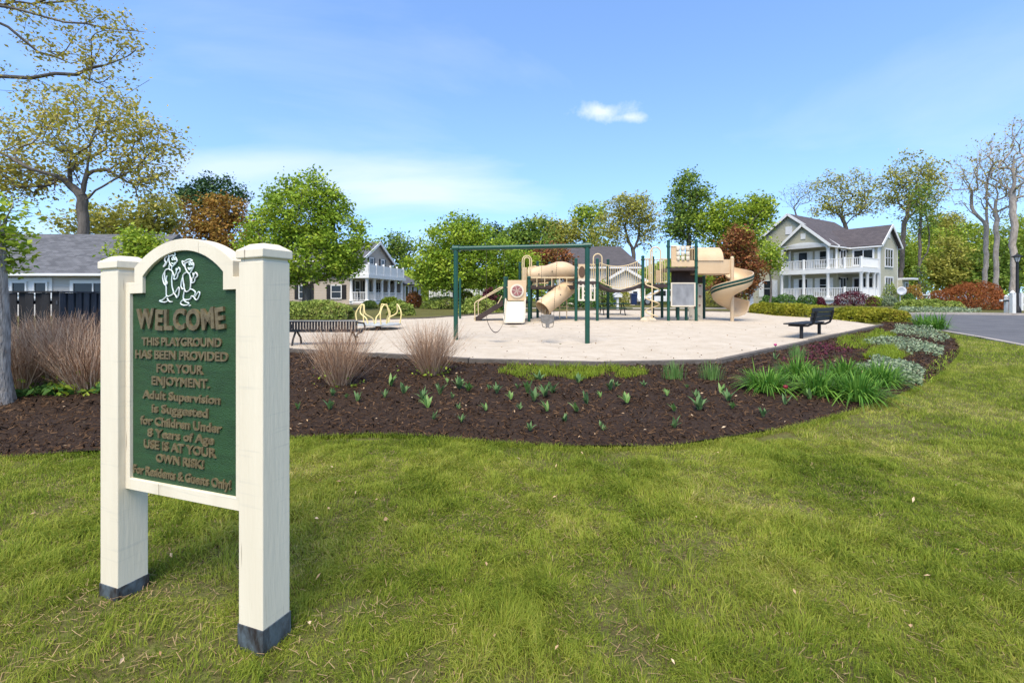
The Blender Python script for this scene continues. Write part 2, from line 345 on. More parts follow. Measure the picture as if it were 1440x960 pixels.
# thatch: dry straw lying in the turf, and fallen leaves and petals
mat('straw', (.36, .26, .13), .9, (.20, .13, .06), 3)
n = 26000; Y = 1.3+3.4*rng.random(n)**.8; X = (rng.random(n)*2-1)*Y*1.15
k = ~inpoly(X, Y, BED); X, Y = X[k], Y[k]; left = np.clip((-X+.4)/2.2, 0, 1)
k = rng.random(len(X)) < .22+.5*left*vnoise(X*2.2+5, Y*2.2+5, 21); X, Y = X[k], Y[k]; n = len(X)
a = rng.random(n)*6.28; L = rng.uniform(.02, .06, n); d = np.stack([np.cos(a)*L, np.sin(a)*L, rng.normal(0, .006, n)], 1); s = np.stack([-np.sin(a), np.cos(a), np.zeros(n)], 1)*.0014
p = np.stack([X, Y, rng.uniform(.008, .024, n)], 1); v = np.stack([p-s, p+s, p+d+s, p+d-s], 1).reshape(-1, 3)
tag(link('straw', fastmesh('straw', v, [np.arange(n)[:, None]*4+np.array([[0, 1, 2, 3]])]), M['straw']), 'dry straw and thatch lying in the lawn', 'straw', kind='stuff')
def litter(name, X, Y, size, m, label, z=.03):
    n = len(X); a = rng.random(n)*6.28; t = np.stack([np.cos(a), np.sin(a), rng.normal(0, .35, n)], 1)*(size*rng.uniform(.6, 1.3, n))[:, None]; s = np.stack([-np.sin(a), np.cos(a), rng.normal(0, .35, n)], 1)*(size*.45*rng.uniform(.6, 1.2, n))[:, None]
    p = np.stack([X, Y, np.interp(Y, PY, PZ)+z], 1); v = np.stack([p-t, p+s+np.array([0, 0, .006]), p+t, p-s], 1).reshape(-1, 3)
    return tag(link(name, fastmesh(name, v, [np.arange(n)[:, None]*4+np.array([[0, 1, 2, 3]])]), m), label, 'leaf litter', kind='stuff')
leafmat('dry_leaf', [(.30, .17, .08), (.50, .34, .19), (.62, .47, .31)], .1)
Y = 1.5+3.2*rng.random(120); X = (rng.random(120)*2-1)*Y*1.05; k = ~inpoly(X, Y, BED); k &= rng.random(120) < np.where(X < 0, .8, .35)
litter('fallen_leaf', X[k], Y[k], .016, M['dry_leaf'], 'a few pale dry leaves scattered on the lawn', .045)
# bark chips on the bed
leafmat('bark_chip', [(.013, .006, .003), (.032, .015, .006), (.060, .030, .012), (.12, .068, .034)], 0, .85)
B = np.array(BED); n = 150000; X = B[:, 0].min()+(B[:, 0].max()-B[:, 0].min())*rng.random(n); Y = B[:, 1].min()+(B[:, 1].max()-B[:, 1].min())*rng.random(n)**1.7
k = inpoly(X, Y, BED) & (np.abs(X) < Y*1.15+1); X, Y = X[k], Y[k]; n = len(X)
far = np.clip((Y-5)/5, 0, 1); a = rng.random(n)*6.28; L = rng.uniform(.018, .07, n)*(1+far*.5); wd = L*rng.uniform(.12, .34, n)
hz = np.interp(Y, PY, PZ)+.02+.035*(vnoise(X*1.3+9, Y*1.3+9, 3)+.5*vnoise(X*3.1+9, Y*3.1+9, 4))+rng.uniform(0, .014, n)
tl = rng.normal(0, .45, n); t = np.stack([np.cos(a)*np.cos(tl), np.sin(a)*np.cos(tl), np.sin(tl)], 1)*(L/2)[:, None]
s = np.stack([-np.sin(a), np.cos(a), rng.normal(0, .45, n)], 1)*(wd/2)[:, None]; p = np.stack([X, Y, hz], 1); up = np.array([0, 0, 1.])*(wd*.35)[:, None]
v = np.stack([p-t-s, p-t+s, p+t+s*.6, p+t-s*.6, p-t*.8+up, p+t*.7+up], 1).reshape(-1, 3); i = np.arange(n)[:, None]*6
tag(link('bark_chip', fastmesh('bark_chip', v, [np.concatenate([i+np.array([[0, 4, 5, 3]]), i+np.array([[4, 1, 2, 5]])])]), M['bark_chip']), 'loose dark brown bark chips covering the bed', 'mulch', kind='stuff')
n = 260; Y = 4.6+4.5*rng.random(n); X = (rng.random(n)*2-1)*Y*1.0; k = inpoly(X, Y, BED)
litter('fallen_leaf', X[k], Y[k], .020, M['dry_leaf'], 'pale dry leaves lying on the dark mulch', .085)

Sp = np.array(SAND); X = rng.uniform(Sp[:, 0].min(), Sp[:, 0].max(), 900); Y = 9+18*rng.random(900)**1.6; k = inpoly(X, Y, SAND)
leafmat('sand_litter', [(.10, .06, .03), (.22, .15, .09), (.34, .26, .18)], 0)
litter('fallen_leaf', X[k], Y[k], .028, M['sand_litter'], 'brown specks of leaf litter strewn over the sand', .075)
# ---------------------------------------------------------------- the welcome sign
SA = R(22.07); SU = Vector((-math.cos(SA), math.sin(SA), 0)); SB = Vector((math.sin(SA), math.cos(SA), 0)); SO = Vector((-350.5/680*2.0, 2.0, 0))
PW, SL = .14, .968
def S(s, t, z): p = SO+SU*s+SB*t; return (p.x, p.y, z-.020*(s-.07)/.9)
mat('sign_cream', (.70, .625, .475), .55, (.635, .56, .415), 4, bump=.12, bscale=60, stretch=(1, 1, .12), lo=.3, hi=.6)
mat('sign_green', (.024, .068, .022), .6, (.017, .046, .016), 5, bump=.35, bscale=60, stretch=(1, 1, 6), lo=.3, hi=.6)
mat('sign_bronze', (.17, .135, .070), .5, (.09, .068, .036), 40, metal=.2, lo=.3, hi=.6)
mat('patina', (.10, .125, .14), .6, (.03, .024, .022), 18, bump=.4, bscale=30, stretch=(1, 1, .4), lo=.38, hi=.62, metal=.2)
def weathered(m):
    # hairline checks along the grain and brownish knots showing through the old paint
    t = m.node_tree; b = t.nodes['Principled BSDF']; src = b.inputs['Base Color'].links[0].from_socket; tc = t.nodes.new('ShaderNodeTexCoord')
    for sc_, lo, hi, col, st in (((55, 55, 2.2), .70, .74, (.16, .11, .07, 1), .8), ((9, 9, 7), .72, .80, (.34, .26, .17, 1), .55), ((3, 3, 60), .60, .75, (.45, .42, .34, 1), .35)):
        mp = t.nodes.new('ShaderNodeMapping'); mp.inputs['Scale'].default_value = sc_; n = t.nodes.new('ShaderNodeTexNoise'); n.inputs['Scale'].default_value = 1; n.inputs['Detail'].default_value = 3
        t.links.new(tc.outputs['Object'], mp.inputs[0]); t.links.new(mp.outputs[0], n.inputs['Vector']); r = t.nodes.new('ShaderNodeMapRange'); r.inputs[1].default_value = lo; r.inputs[2].default_value = hi; r.inputs[4].default_value = st; t.links.new(n.outputs[0], r.inputs[0])
        mx = t.nodes.new('ShaderNodeMix'); mx.data_type = 'RGBA'; t.links.new(r.outputs[0], mx.inputs[0]); t.links.new(src, mx.inputs[6]); mx.inputs[7].default_value = col; src = mx.outputs[2]
    t.links.new(src, b.inputs['Base Color'])
weathered(M['sign_cream'])
mat('line_white', (.68, .67, .65), .5, (.62, .73, .70), 20)
sg = thing('welcome_sign', 'cream timber sign with arched green WELCOME board between two posts', 'sign', (SO.x, SO.y, 0))
def sbox(mb, s0, s1, t0, t1, z0, z1):
    o = Vector(S(s0, t0, z0)); return mb.obox(o, Vector(S(s1, t0, z0))-o, Vector(S(s0, t1, z0))-o, (0, 0, z1-z0))
for s0, base in ((0, .106), (SL, .085)):
    mb = MB(); sbox(mb, s0, s0+PW, 0, PW, -.05, 1.636); post = mb.build('post', M['sign_cream'], sg, bevel=.004)
    mb = MB(); sbox(mb, s0+.006, s0+PW-.006, .006, PW-.006, 1.634, 1.652); mb.build('cap_neck', M['sign_cream'], post)
    mb = MB(); e = .008
    def ring(g, z): return [S(s0+g, g, z), S(s0+PW-g, g, z), S(s0+PW-g, PW-g, z), S(s0+g, PW-g, z)]
    lv = [ring(-e+.003, 1.650), ring(-e, 1.654), ring(-e, 1.686), ring(.028, 1.712), ring(.034, 1.714)]
    vs = [p for r_ in lv for p in r_]; fs = [(3, 2, 1, 0), (16, 17, 18, 19)]
    for i in range(4):
        for j in range(4): fs.append((i*4+j, i*4+(j+1) % 4, i*4+4+(j+1) % 4, i*4+4+j))
    mb.add(vs, fs); mb.build('cap', M['sign_cream'], post, bevel=.002)
    mb = MB(); sbox(mb, s0-.0035, s0+PW+.0035, -.0035, PW+.0035, -.04, base)
    mb.build('base_sleeve', M['patina'], post, bevel=.002)
# arched frame: outer and inner outline with matching points
CS = .557; N_ = 22
def outline(hw, sh, zb, zs, ah, zsp, zt):
    p = [(CS-hw, zb), (CS-hw, zs), (CS-ah, zs), (CS-ah, zsp)]
    rise = zt-zsp; rad = (ah*ah+rise*rise)/(2*rise); cz = zt-rad; th = math.asin(ah/rad)
    for i in range(1, N_): a = -th+2*th*i/N_; p.append((CS+rad*math.sin(a), cz+rad*math.cos(a)))
    return p+[(CS+ah, zsp), (CS+ah, zs), (CS+hw, zs), (CS+hw, zb)]
OUT = outline(.415, 0, .562, 1.578, .340, 1.650, 1.768); INN = outline(.358, 0, .616, 1.524, .278, 1.604, 1.714)
INN[-1] = (.932, .616); INN[-2] = (.932, 1.524)
OUT[0] = (.141, .562); OUT[1] = (.141, 1.578); OUT[-1] = (.967, .562); OUT[-2] = (.967, 1.578)
mb = MB(); k = len(OUT)
v = [S(s, .033, z) for s, z in OUT]+[S(s, .033, z) for s, z in INN]+[S(s, .105, z) for s, z in OUT]+[S(s, .105, z) for s, z in INN]
fs = []
for i in range(k):
    j = (i+1) % k
    fs += [(i, j, k+j, k+i), (2*k+i, 3*k+i, 3*k+j, 2*k+j), (i, 2*k+i, 2*k+j, j), (k+i, k+j, 3*k+j, 3*k+i)]
mb.add(v, fs); mb.build('frame', M['sign_cream'], sg, bevel=.002)
mb = MB(); INN2 = [(CS+(s-CS)*1.012, .616+(z-.616)*1.006-.003) for s, z in INN]
mb.prism(INN2, lambda s, z: S(s, .048, z), lambda s, z: S(s, .09, z)); mb.build('board', M['sign_green'], sg)
def sof(x):                                        # along the board from a column of the photograph
    r_ = (x-720)/680; t = .045; return (SO.x+t*SB.x-r_*(SO.y+t*SB.y))/(math.cos(SA)+r_*math.sin(SA))
def zof(x, y):
    s = sof(x); Y = SO.y+SU.y*s+SB.y*.045; return CAM_Z+(HY-y)/FP*Y+.020*(s-.07)/.9
def lettering(txt, xa, xb, yc, hpx, m='sign_bronze', off=.0, depth=.007, wob=False, cap=.7):
    s1, s0 = sof(xa), sof(xb); xm = (xa+xb)/2; zc = zof(xm, yc); Ym = SO.y+SU.y*sof(xm); hh = hpx/FP*Ym
    def text_mesh(t_):
        cu = bpy.data.curves.new('lettering', 'FONT'); cu.body = t_; cu.size = 1; cu.extrude = 0; cu.offset = off; cu.resolution_u = 3
        ob = bpy.data.objects.new('tmp', cu); C.objects.link(ob); bpy.context.view_layer.update()
        me = bpy.data.meshes.new_from_object(ob.evaluated_get(bpy.context.evaluated_depsgraph_get())); bpy.data.objects.remove(ob); return me
    mes = [(c, text_mesh(c)) for c in txt] if wob else [(txt, text_mesh(txt))]
    xcur = 0; chunks = []
    for i, (c, me) in enumerate(mes):
        bm = bmesh.new(); bm.from_mesh(me); xs_ = [q.co.x for q in bm.verts]; x0, x1 = min(xs_), max(xs_)
        r_ = bmesh.ops.extrude_face_region(bm, geom=bm.faces[:])
        for q in r_['geom']:
            if isinstance(q, bmesh.types.BMVert): q.co.z += 1
        ang = (rnd.uniform(-.12, .12) if wob else 0); dy = (rnd.uniform(-.05, .05) if wob else 0)
        chunks.append((bm, xcur-x0, ang, dy, x1-x0)); xcur += x1-x0+(.07 if wob else 0)
        bpy.data.meshes.remove(me)
    tot = xcur-(.07 if wob else 0)
    for bm, sh, ang, dy, wd_ in chunks:
        cx = sh+wd_/2-(0 if wob else 0)
        for q in bm.verts:
            x = q.co.x+sh; y = q.co.y/cap-.5            # cap height to 1, centred
            if wob:
                ox, oy = x-(sh+wd_/2), y; x = sh+wd_/2+ox*math.cos(ang)-oy*cap*math.sin(ang); y = ox/cap*math.sin(ang)+oy*math.cos(ang)+dy
            s = s1-(s1-s0)*x/tot
            q.co = Vector(S(s, .0485-depth*q.co.z, zc+y*hh))-Vector((SO.x, SO.y, 0))
        [setattr(f_, 'smooth', False) for f_ in bm.faces]; bmesh.ops.recalc_face_normals(bm, faces=bm.faces); me = bpy.data.meshes.new('letter' if wob else 'lettering'); bm.to_mesh(me); bm.free()
        o = link('letter' if wob else 'lettering', me, M[m], sg)
lettering('WELCOME', 194, 317, 448, 28, off=.035, depth=.012, wob=True)
for t_, xa, xb, yc, h in (('THIS PLAYGROUND', 200, 312, 480.5, 11.5), ('HAS BEEN PROVIDED', 191, 321, 499.5, 12), ('FOR YOUR', 221, 286, 518.5, 12), ('ENJOYMENT.', 214, 295, 537, 12),
                          ('Adult Supervision', 201, 310, 558, 11.5), ('is Suggested', 214, 293, 577, 12), ('for Children Under', 198, 312, 596, 12), ('8 Years of Age', 208, 301, 613, 11.5),
                          ('USE IS AT YOUR', 203, 304, 630, 12), ('OWN RISK!', 220, 287, 648, 11.5), ('For Residents & Guests Only!', 188, 325, 670, 12)):
    lettering(t_, xa, xb, yc, h, off=.03, depth=.007)
# two waving children drawn in raised white line
def draw(lines):
    mb = MB()
    for ln in lines:
        q = [Vector(S(sof(160+x/6.4), .0435, zof(160+x/6.4, 330+y/6.4))) for x, y in ln]; f = []
        for i in range(len(q)-1):                  # smooth the strokes
            p0 = q[max(i-1, 0)]; p1 = q[i]; p2 = q[i+1]; p3 = q[min(i+2, len(q)-1)]
            for j in range(4):
                t = j/4; f.append(.5*((2*p1)+(-p0+p2)*t+(2*p0-5*p1+4*p2-p3)*t*t+(-p0+3*p1-3*p2+p3)*t**3))
        f.append(q[-1]); mb.tube(f, .0030, 6)
    return mb
girl = [[(497, 192), (500, 165), (520, 150), (545, 150), (556, 172), (552, 192), (530, 185), (510, 195), (497, 192)], [(488, 195), (466, 208), (464, 235), (472, 252), (450, 288), (468, 278), (484, 246), (496, 212)],
        [(500, 200), (504, 248), (528, 286), (556, 264), (574, 236), (562, 208)], [(528, 212), (540, 204), (546, 222), (532, 228), (528, 212)], [(550, 210), (562, 204), (566, 222), (554, 226), (550, 210)], [(524, 256), (540, 262), (556, 250)],
        [(506, 268), (503, 308), (520, 318), (528, 290)], [(503, 308), (470, 318), (462, 360), (468, 420), (476, 480), (480, 550), (512, 548), (542, 524), (530, 470), (526, 400), (534, 340), (520, 318)],
        [(470, 322), (446, 372), (450, 420), (466, 452), (484, 440), (476, 410), (482, 370)], [(534, 340), (548, 372), (546, 400), (572, 392), (584, 350), (600, 330), (598, 306), (586, 296), (578, 316), (566, 306), (568, 336), (556, 366)],
        [(542, 524), (560, 545), (572, 566), (588, 540), (594, 490), (586, 474), (570, 500), (556, 522)], [(482, 550), (462, 570), (440, 588), (416, 594), (436, 604), (472, 606), (492, 588), (484, 572)], [(494, 592), (512, 604), (530, 602)]]
boy = [[(636, 246), (618, 238), (628, 268), (646, 292)], [(636, 246), (660, 228), (690, 222), (712, 236), (690, 240), (664, 250), (640, 262)], [(646, 262), (648, 300), (668, 338), (686, 350), (706, 322), (724, 280), (718, 250)],
       [(682, 256), (694, 250), (698, 268), (686, 272), (682, 256)], [(704, 256), (716, 252), (718, 270), (708, 272), (704, 256)], [(672, 300), (688, 316), (706, 298), (688, 302), (672, 300)], [(660, 338), (640, 350), (626, 372), (632, 440), (646, 506), (672, 508), (692, 484), (696, 430), (690, 372), (684, 352)],
       [(628, 372), (614, 420), (610, 464), (624, 490), (638, 478), (634, 440)], [(692, 380), (706, 412), (704, 434), (728, 426), (738, 392), (756, 374), (752, 352), (738, 340), (728, 360), (716, 346), (722, 376), (712, 396)],
       [(640, 506), (630, 560), (640, 584), (690, 580), (704, 552), (722, 556), (738, 520), (716, 496), (694, 490)], [(722, 556), (744, 586), (764, 572), (778, 530), (770, 514), (752, 530), (738, 556)], [(634, 584), (612, 600), (606, 620), (630, 634), (664, 632), (680, 616), (652, 604), (636, 590)], [(682, 640), (694, 634)]]
draw(girl).build('girl_figure', M['line_white'], sg); draw(boy).build('boy_figure', M['line_white'], sg)
# ---------------------------------------------------------------- playground
G_ = 'tan_plastic'
def arc(c, r_, a0, a1, n, fx): return [fx(c, r_*math.cos(a0+(a1-a0)*i/n), r_*math.sin(a0+(a1-a0)*i/n)) for i in range(n+1)]
# swing set
A = Vector(((641-720)/FP*13.0, 13.0, 0)); Bv = Vector(((826-720)/FP*12.3, 12.3, 0)); ZB = 2.83
ss = thing('swing_set', 'dark green steel swing frame with one top beam and two posts', 'swing set', (Bv.x, Bv.y, P(12.3)))
for q in (A, Bv):
    MB().tube([(q.x, q.y, P(q.y)-.2), (q.x, q.y, ZB+.03)], .062, 14).build('post', M['green_metal'], ss, smooth=True)
    d = (Bv-A).normalized(); MB().tube([(q.x-d.x*.09, q.y-d.y*.09, ZB), (q.x+d.x*.09, q.y+d.y*.09, ZB)], .078, 14).build('clamp', M['green_metal'], ss, smooth=True)
MB().tube([A+Vector((0, 0, ZB)), Bv+Vector((0, 0, ZB))], .058, 14).build('beam', M['green_metal'], ss, smooth=True)
mat('chain', (.10, .075, .05), .6, (.05, .04, .03), 30, metal=.5)
def on_beam(xp):
    for i in range(400):
        q = A.lerp(Bv, i/399)
        if 720+q.x/q.y*FP >= xp: return q
    return Bv
def chain(p, q, root, n=60):
    p, q = Vector(p), Vector(q); mb = MB()
    for i in range(n):
        a = p.lerp(q, i/n); b = p.lerp(q, (i+1.15)/n); mb.bar(a, b, .012 if i % 2 else .005, .005 if i % 2 else .012, up=(0, 1, 0))
    return mb.build('chain', M['chain'], root)
def hang(t_, xa, xb): return on_beam(xa), on_beam(xb)
ca, cb = hang(0, 684, 709)
sw = thing('swing', 'black belt swing hanging on chains from the green swing frame', 'swing', (ca.x, ca.y, P(12.7)+.5), 'swings on the swing frame')
z0 = P(12.7)+.50; a1 = Vector((ca.x, ca.y, z0+.18)); b1 = Vector((cb.x, cb.y, z0+.14))
chain((ca.x, ca.y, ZB-.05), a1, sw); chain((cb.x, cb.y, ZB-.05), b1, sw)
mb = MB(); k = 12; vs = []
for i in range(k+1):
    t = i/k; q = a1.lerp(b1, t); dip = -.38*math.sin(math.pi*t)**.7
    for s_ in (-.075, .075): vs += [(q.x, q.y+s_, q.z+dip), (q.x, q.y+s_, q.z+dip-.016)]
mb.add(vs, [f for i in range(k) for f in ((4*i, 4*i+2, 4*i+6, 4*i+4), (4*i+1, 4*i+5, 4*i+7, 4*i+3), (4*i, 4*i+4, 4*i+5, 4*i+1), (4*i+2, 4*i+3, 4*i+7, 4*i+6))]); mb.build('seat', M['brown_rubber'], sw)
ca, cb = hang(0, 762, 784)
bs = thing('bucket_swing', 'grey bucket toddler swing hanging on chains from the green swing frame', 'swing', (ca.x, ca.y, P(12.5)+.4), 'swings on the swing frame')
sx = (ca.x+cb.x)/2-.06; sy = (ca.y+cb.y)/2; z0 = P(12.5)+.42; mat('grey_rubber', (.20, .185, .165), .7, (.13, .12, .105), 8)
chain((ca.x, ca.y, ZB-.05), (sx-.16, sy, z0+.32), bs); chain((cb.x, cb.y, ZB-.05), (sx+.16, sy, z0+.32), bs)
mb = MB(); vs = []; prof = [(-.17, .33), (-.165, .16), (-.12, .12), (-.045, .10), (-.035, .0), (.035, 0), (.045, .10), (.12, .12), (.165, .16), (.17, .33)]
mb.prism(prof, lambda x, z: (sx+x, sy-.10, z0+z), lambda x, z: (sx+x, sy+.10, z0+z)); mb.build('seat', M['grey_rubber'], bs, bevel=.012)
for s_ in (-1, 1): MB().tube([(sx+s_*.155, sy-.09, z0+.16), (sx+s_*.13, sy-.11, z0+.03), (sx+s_*.03, sy-.1, z0-.0)], .008, 6).build('strap', M['chain'], bs)

# the big play structure: x, z read on the plane of its front posts
YF, YR = 20.0, 21.9
def q(x, y, Y=YF): return Vector(px(x, y, Y))
ps = thing('play_structure', 'long play structure with green posts, tan slides, decks and a bridge', 'play structure', (*q(890, 453)[:2], P(YF)))
def post(x, ytop, Y=YF, r_=.062, ybot=None, m='green_metal'):
    t = q(x, ytop, Y); zb = P(Y)-.1 if ybot is None else q(x, ybot, Y).z
    MB().tube([(t.x, Y, zb), (t.x, Y, t.z-.03)], r_, 12).lathe((t.x, Y, t.z-.035), [(r_+.012, 0), (r_+.012, .02), (r_*.7, .05), (r_*.2, .06)], 12).build('post', M[m], ps, smooth=True)
for x, yt, Y in ((710, 390, 20), (744, 389, 20), (810, 364, 20), (840, 364, 20), (904, 360, 20), (940, 338, 20), (979, 337, 20)): post(x, yt, Y)
for x, yt, Y in ((713, 390, 21.4), (746.5, 390, 21.4), (756, 368, 22), (773.5, 397, 22.4), (731, 369, 22.4), (773, 369, 23), (855, 365, 21.7), (918, 361, 21.5), (931, 372, 22), (990, 388, 21.6), (952, 348, 22)): post(x, yt, Y, m='dark_green_metal')
def deck(x0, x1, y, th, Y0=20.0, Y1=21.5, m='brown_rubber'):
    a = q(x0, y, Y0); b = q(x1, y, Y0); MB().obox((a.x, Y0-.03, a.z), (b.x-a.x, 0, 0), (0, Y1-Y0+.06, 0), (0, 0, -th)).build('deck', M[m], ps, bevel=.01)
deck(710, 744, 423.5, .10, 20.06, 21.3); deck(746, 812, 401, .16, 20.6, 22.3); deck(810, 841, 395.5, .12); deck(904, 940, 399, .16); deck(941, 979, 376, .13)
def panel(x0, x1, y0, y1, Y, m=G_, name='panel', th=.045):
    a = q(x0, y1, Y); b = q(x1, y0, Y); return MB().obox((a.x, Y-th/2, a.z), (b.x-a.x, 0, 0), (0, th, 0), (0, 0, b.z-a.z)).build(name, M[m], ps, bevel=.012)
def rail(pts, r_=.021, name='rail', m='tan_metal', parent=None, n=8):
    return MB().tube([q(*p) if len(p) == 3 else q(p[0], p[1]) for p in pts], r_, n).build(name, M[m], parent or ps, smooth=True)
def bars(x0, x1, y0, y1, n, Y=YF, r_=.014, name='guard_rail', f0=None, f1=None):
    mb = MB(); xs_ = [x0+(x1-x0)*i/(n-1) for i in range(n)]; f0 = f0 or (lambda x: y0); f1 = f1 or (lambda x: y1)
    for x in xs_: mb.tube([q(x, f0(x), Y), q(x, f1(x), Y)], r_, 6)
    for f in (f0, f1): mb.tube([q(x, f(x), Y) for x in (xs_ if len(xs_) > 2 else [x0, x1])], r_*1.35, 6)
    return mb.build(name, M['tan_metal'], ps, smooth=True)
def loop(x0, x1, ytop, ybot, Y=YF, r_=.024):
    xc = (x0+x1)/2; rr = (x1-x0)/2; pts = [(x0, ybot, Y)]+[(xc-rr*math.cos(math.pi*i/8), ytop+rr-rr*math.sin(math.pi*i/8), Y) for i in range(9)]+[(x1, ybot, Y)]
    return rail(pts, r_, 'entry_loop')
for x, ys_ in ((710, (404, 424)), (744, (391, 404, 424)), (810, (372, 391, 397)), (840, (372, 397)), (904, (365, 399)), (940, (347, 376, 399)), (979, (347, 366, 376, 399))):
    for y in ys_:                                   # clamp collars where rails and decks meet the posts
        p = q(x, y); MB().lathe((p.x, YF, p.z-.035), [(.064, 0), (.078, .01), (.078, .06), (.064, .07)], 12).build('clamp', M['dark_green_metal'], ps)
# ramp with dark sides and two hand rails, at the left
a = q(668, 450.5, 20.05); b = q(709, 424, 20.05)
for Y in (20.05, 20.95): MB().bar((a.x, Y, a.z), (b.x, Y, b.z), .05, .21).build('ramp_side', M['brown_rubber'], ps, bevel=.008)
for i in range(7):
    t = (i+.5)/7; c = a.lerp(b, t); MB().box((c.x, 20.5, c.z), (.20, .84, .035)).build('tread', M['brown_rubber'], ps)
for Y in (20.0, 21.0):
    k = 0 if Y == 20 else 5; rail([(668+k, 452.5-k, Y), (667.5+k, 427-k*.3, Y), (669+k, 424.5-k*.3, Y), (701+k, 405.5, Y), (704+k, 404.2, Y), (712+k, 404, Y)], .022, 'hand_rail')
rail([(700, 427, 20.0), (706, 416, 20.0)], .02, 'hand_rail')
# flower panel and small slide
panel(714, 740, 394, 422.5, 19.98); c = q(727, 409, 19.93)
mat('rose_plastic', (.30, .13, .12), .5, (.24, .09, .085), 5)
def disc(c, r_, y0, y1, n=28): return [((c.x+r_*math.cos(6.28318*i/n), c.z+r_*math.sin(6.28318*i/n))) for i in range(n)], y0, y1
def disc_build(c, r_, y0, y1, m, name, parent=None, n=28):
    pl, _, _ = disc(c, r_, y0, y1, n); return MB().prism(pl, lambda x, z: (x, y0, z), lambda x, z: (x, y1, z)).build(name, M[m], parent or ps, bevel=.006)
wh = disc_build(c, .285, 19.90, 19.957, 'cream_plastic', 'flower_wheel'); disc_build(c, .215, 19.885, 19.90, 'rose_plastic', 'wheel_face', wh)
for i in range(6):
    an = i*math.pi/3+.26; d = Vector((math.cos(an), 0, math.sin(an))); e = Vector((-d.z, 0, d.x)); m_ = MB()
    pl = [(.03, .0), (.10, .05), (.17, .045), (.20, 0), (.17, -.045), (.10, -.05)]
    i2 = an+math.pi/6; d2 = Vector((math.cos(i2), 0, math.sin(i2))); MB().bar(c+d2*.02+Vector((0, -.052, 0)), c+d2*.21+Vector((0, -.052, 0)), .022, .016).build('spoke', M['cream_plastic'], wh)
    m_.prism(pl, lambda u, v_: tuple(c+d*u+e*v_+Vector((0, -.058, 0))), lambda u, v_: tuple(c+d*u+e*v_+Vector((0, -.046, 0)))); m_.build('petal', M['rose_plastic'], wh)
def trough(path, wd, hgt, m, name, th=.03, parent=None, open_up=True):
    """a slide bed with raised sides along a path of (point, sideways vector)"""
    vs = []; fs = []
    prof = [(-.5, hgt), (-.5+th/wd, hgt), (-.43, .03), (-.38, 0), (.38, 0), (.43, .03), (.5-th/wd, hgt), (.5, hgt), (.47, -.02), (.4, -.045), (-.4, -.045), (-.47, -.02)]
    for p, s_, up in path:
        for u, h in prof: vs.append(p+s_*(u*wd)+up*h)
    n = len(prof)
    for i in range(len(path)-1):
        for j in range(n): fs.append((i*n+j, i*n+(j+1) % n, (i+1)*n+(j+1) % n, (i+1)*n+j))
    fs += [tuple(range(n-1, -1, -1)), tuple((len(path)-1)*n+j for j in range(n))]
    return MB().add(vs, fs).build(name, M[m], parent or ps, smooth=True)
zd = q(725, 423.5, 20).z; xc = q(725, 420).x; X1 = Vector((1, 0, 0)); U = Vector((0, 0, 1))
prof = [(20.02, zd), (19.75, zd-.02), (19.3, zd-.30), (18.9, zd-.58), (18.65, zd-.68), (18.4, P(18.4)+.14)]
sd_ = trough([(Vector((xc+(20-y)*-.04, y, z)), X1, U) for y, z in prof], .84, .13, 'cream_plastic', 'slide'); MB().box((xc-.06, 18.5, P(18.4)+.04), (.5, .1, .12)).build('slide_foot', M['brown_rubber'], ps)
# upper left deck: loops, panel, overhead ladder, tube slide
loop(734.5, 747.5, 359.5, 402, 21.6); loop(737, 745, 362, 402, 21.2); bars(748, 757, 375, 400, 5, 21.4); panel(735, 741, 376, 402, 22.2); panel(750, 771, 373.5, 399, 22.6)
rail([(745, 390.5, 20.1), (808, 390.5, 20.1)], .026, 'ladder_rail'); rail([(745, 390.5, 21.1), (808, 390.5, 21.1)], .026, 'ladder_rail')
for x in (755, 766, 776, 786.5, 797):
    a = q(x, 390.5, 20.1); b = q(x, 390.5, 21.1); dz = Vector((0, 0, -.36)); MB().tube([a, a+dz, b+dz, b], .018, 6).build('rung', M['tan_metal'], ps, smooth=True)
pts = [(744, 387, 21.6), (757, 386, 21.5), (768, 385, 21.3), (779, 381.5, 21.0), (789, 379.5, 20.8), (798, 382, 20.9), (804, 388, 21.3), (805.5, 395, 21.6), (801, 402, 21.3), (794, 408, 20.9), (785, 415.5, 20.5), (776, 422.5, 20.25), (768, 429, 20.1), (763, 434, 20.0)]
cp = [q(*p) for p in pts]; sm = []
for i in range(len(cp)-1):
    p0, p1, p2, p3 = cp[max(i-1, 0)], cp[i], cp[i+1], cp[min(i+2, len(cp)-1)]
    for j in range(5):
        t = j/5; sm.append(.5*((2*p1)+(-p0+p2)*t+(2*p0-5*p1+4*p2-p3)*t*t+(-p0+3*p1-3*p2+p3)*t**3))
sm.append(cp[-1]); rr = [.36+(.016 if (i % 9) == 0 else 0) for i in range(len(sm))]
ts = MB().tube(sm, rr, 22, cap=False).build('tube_slide', M[G_], ps, smooth=True)
md = ts.modifiers.new('wall', 'SOLIDIFY'); md.thickness = .02
for i in (8, 17, 26, 40, 52):
    p = sm[i]; t_ = (sm[i+1]-sm[i-1]).normalized(); s_ = t_.cross(Vector((0, 1, 0))); s_ = s_.normalized() if s_.length > .05 else X1
    o_ = p+(Vector((0, -1, 0))-t_*t_.dot(Vector((0, -1, 0)))).normalized()*.372+s_*0; MB().lathe((o_.x, o_.y, o_.z-.02), [(.004, 0), (.026, .01), (.026, .03), (.004, .04)], 8).build('bolt', M['black_metal'], ts)
for x in (787, 797): rail([(x, 412, 20.9), (x, 447.5, 20.9)], .022, 'support_leg')
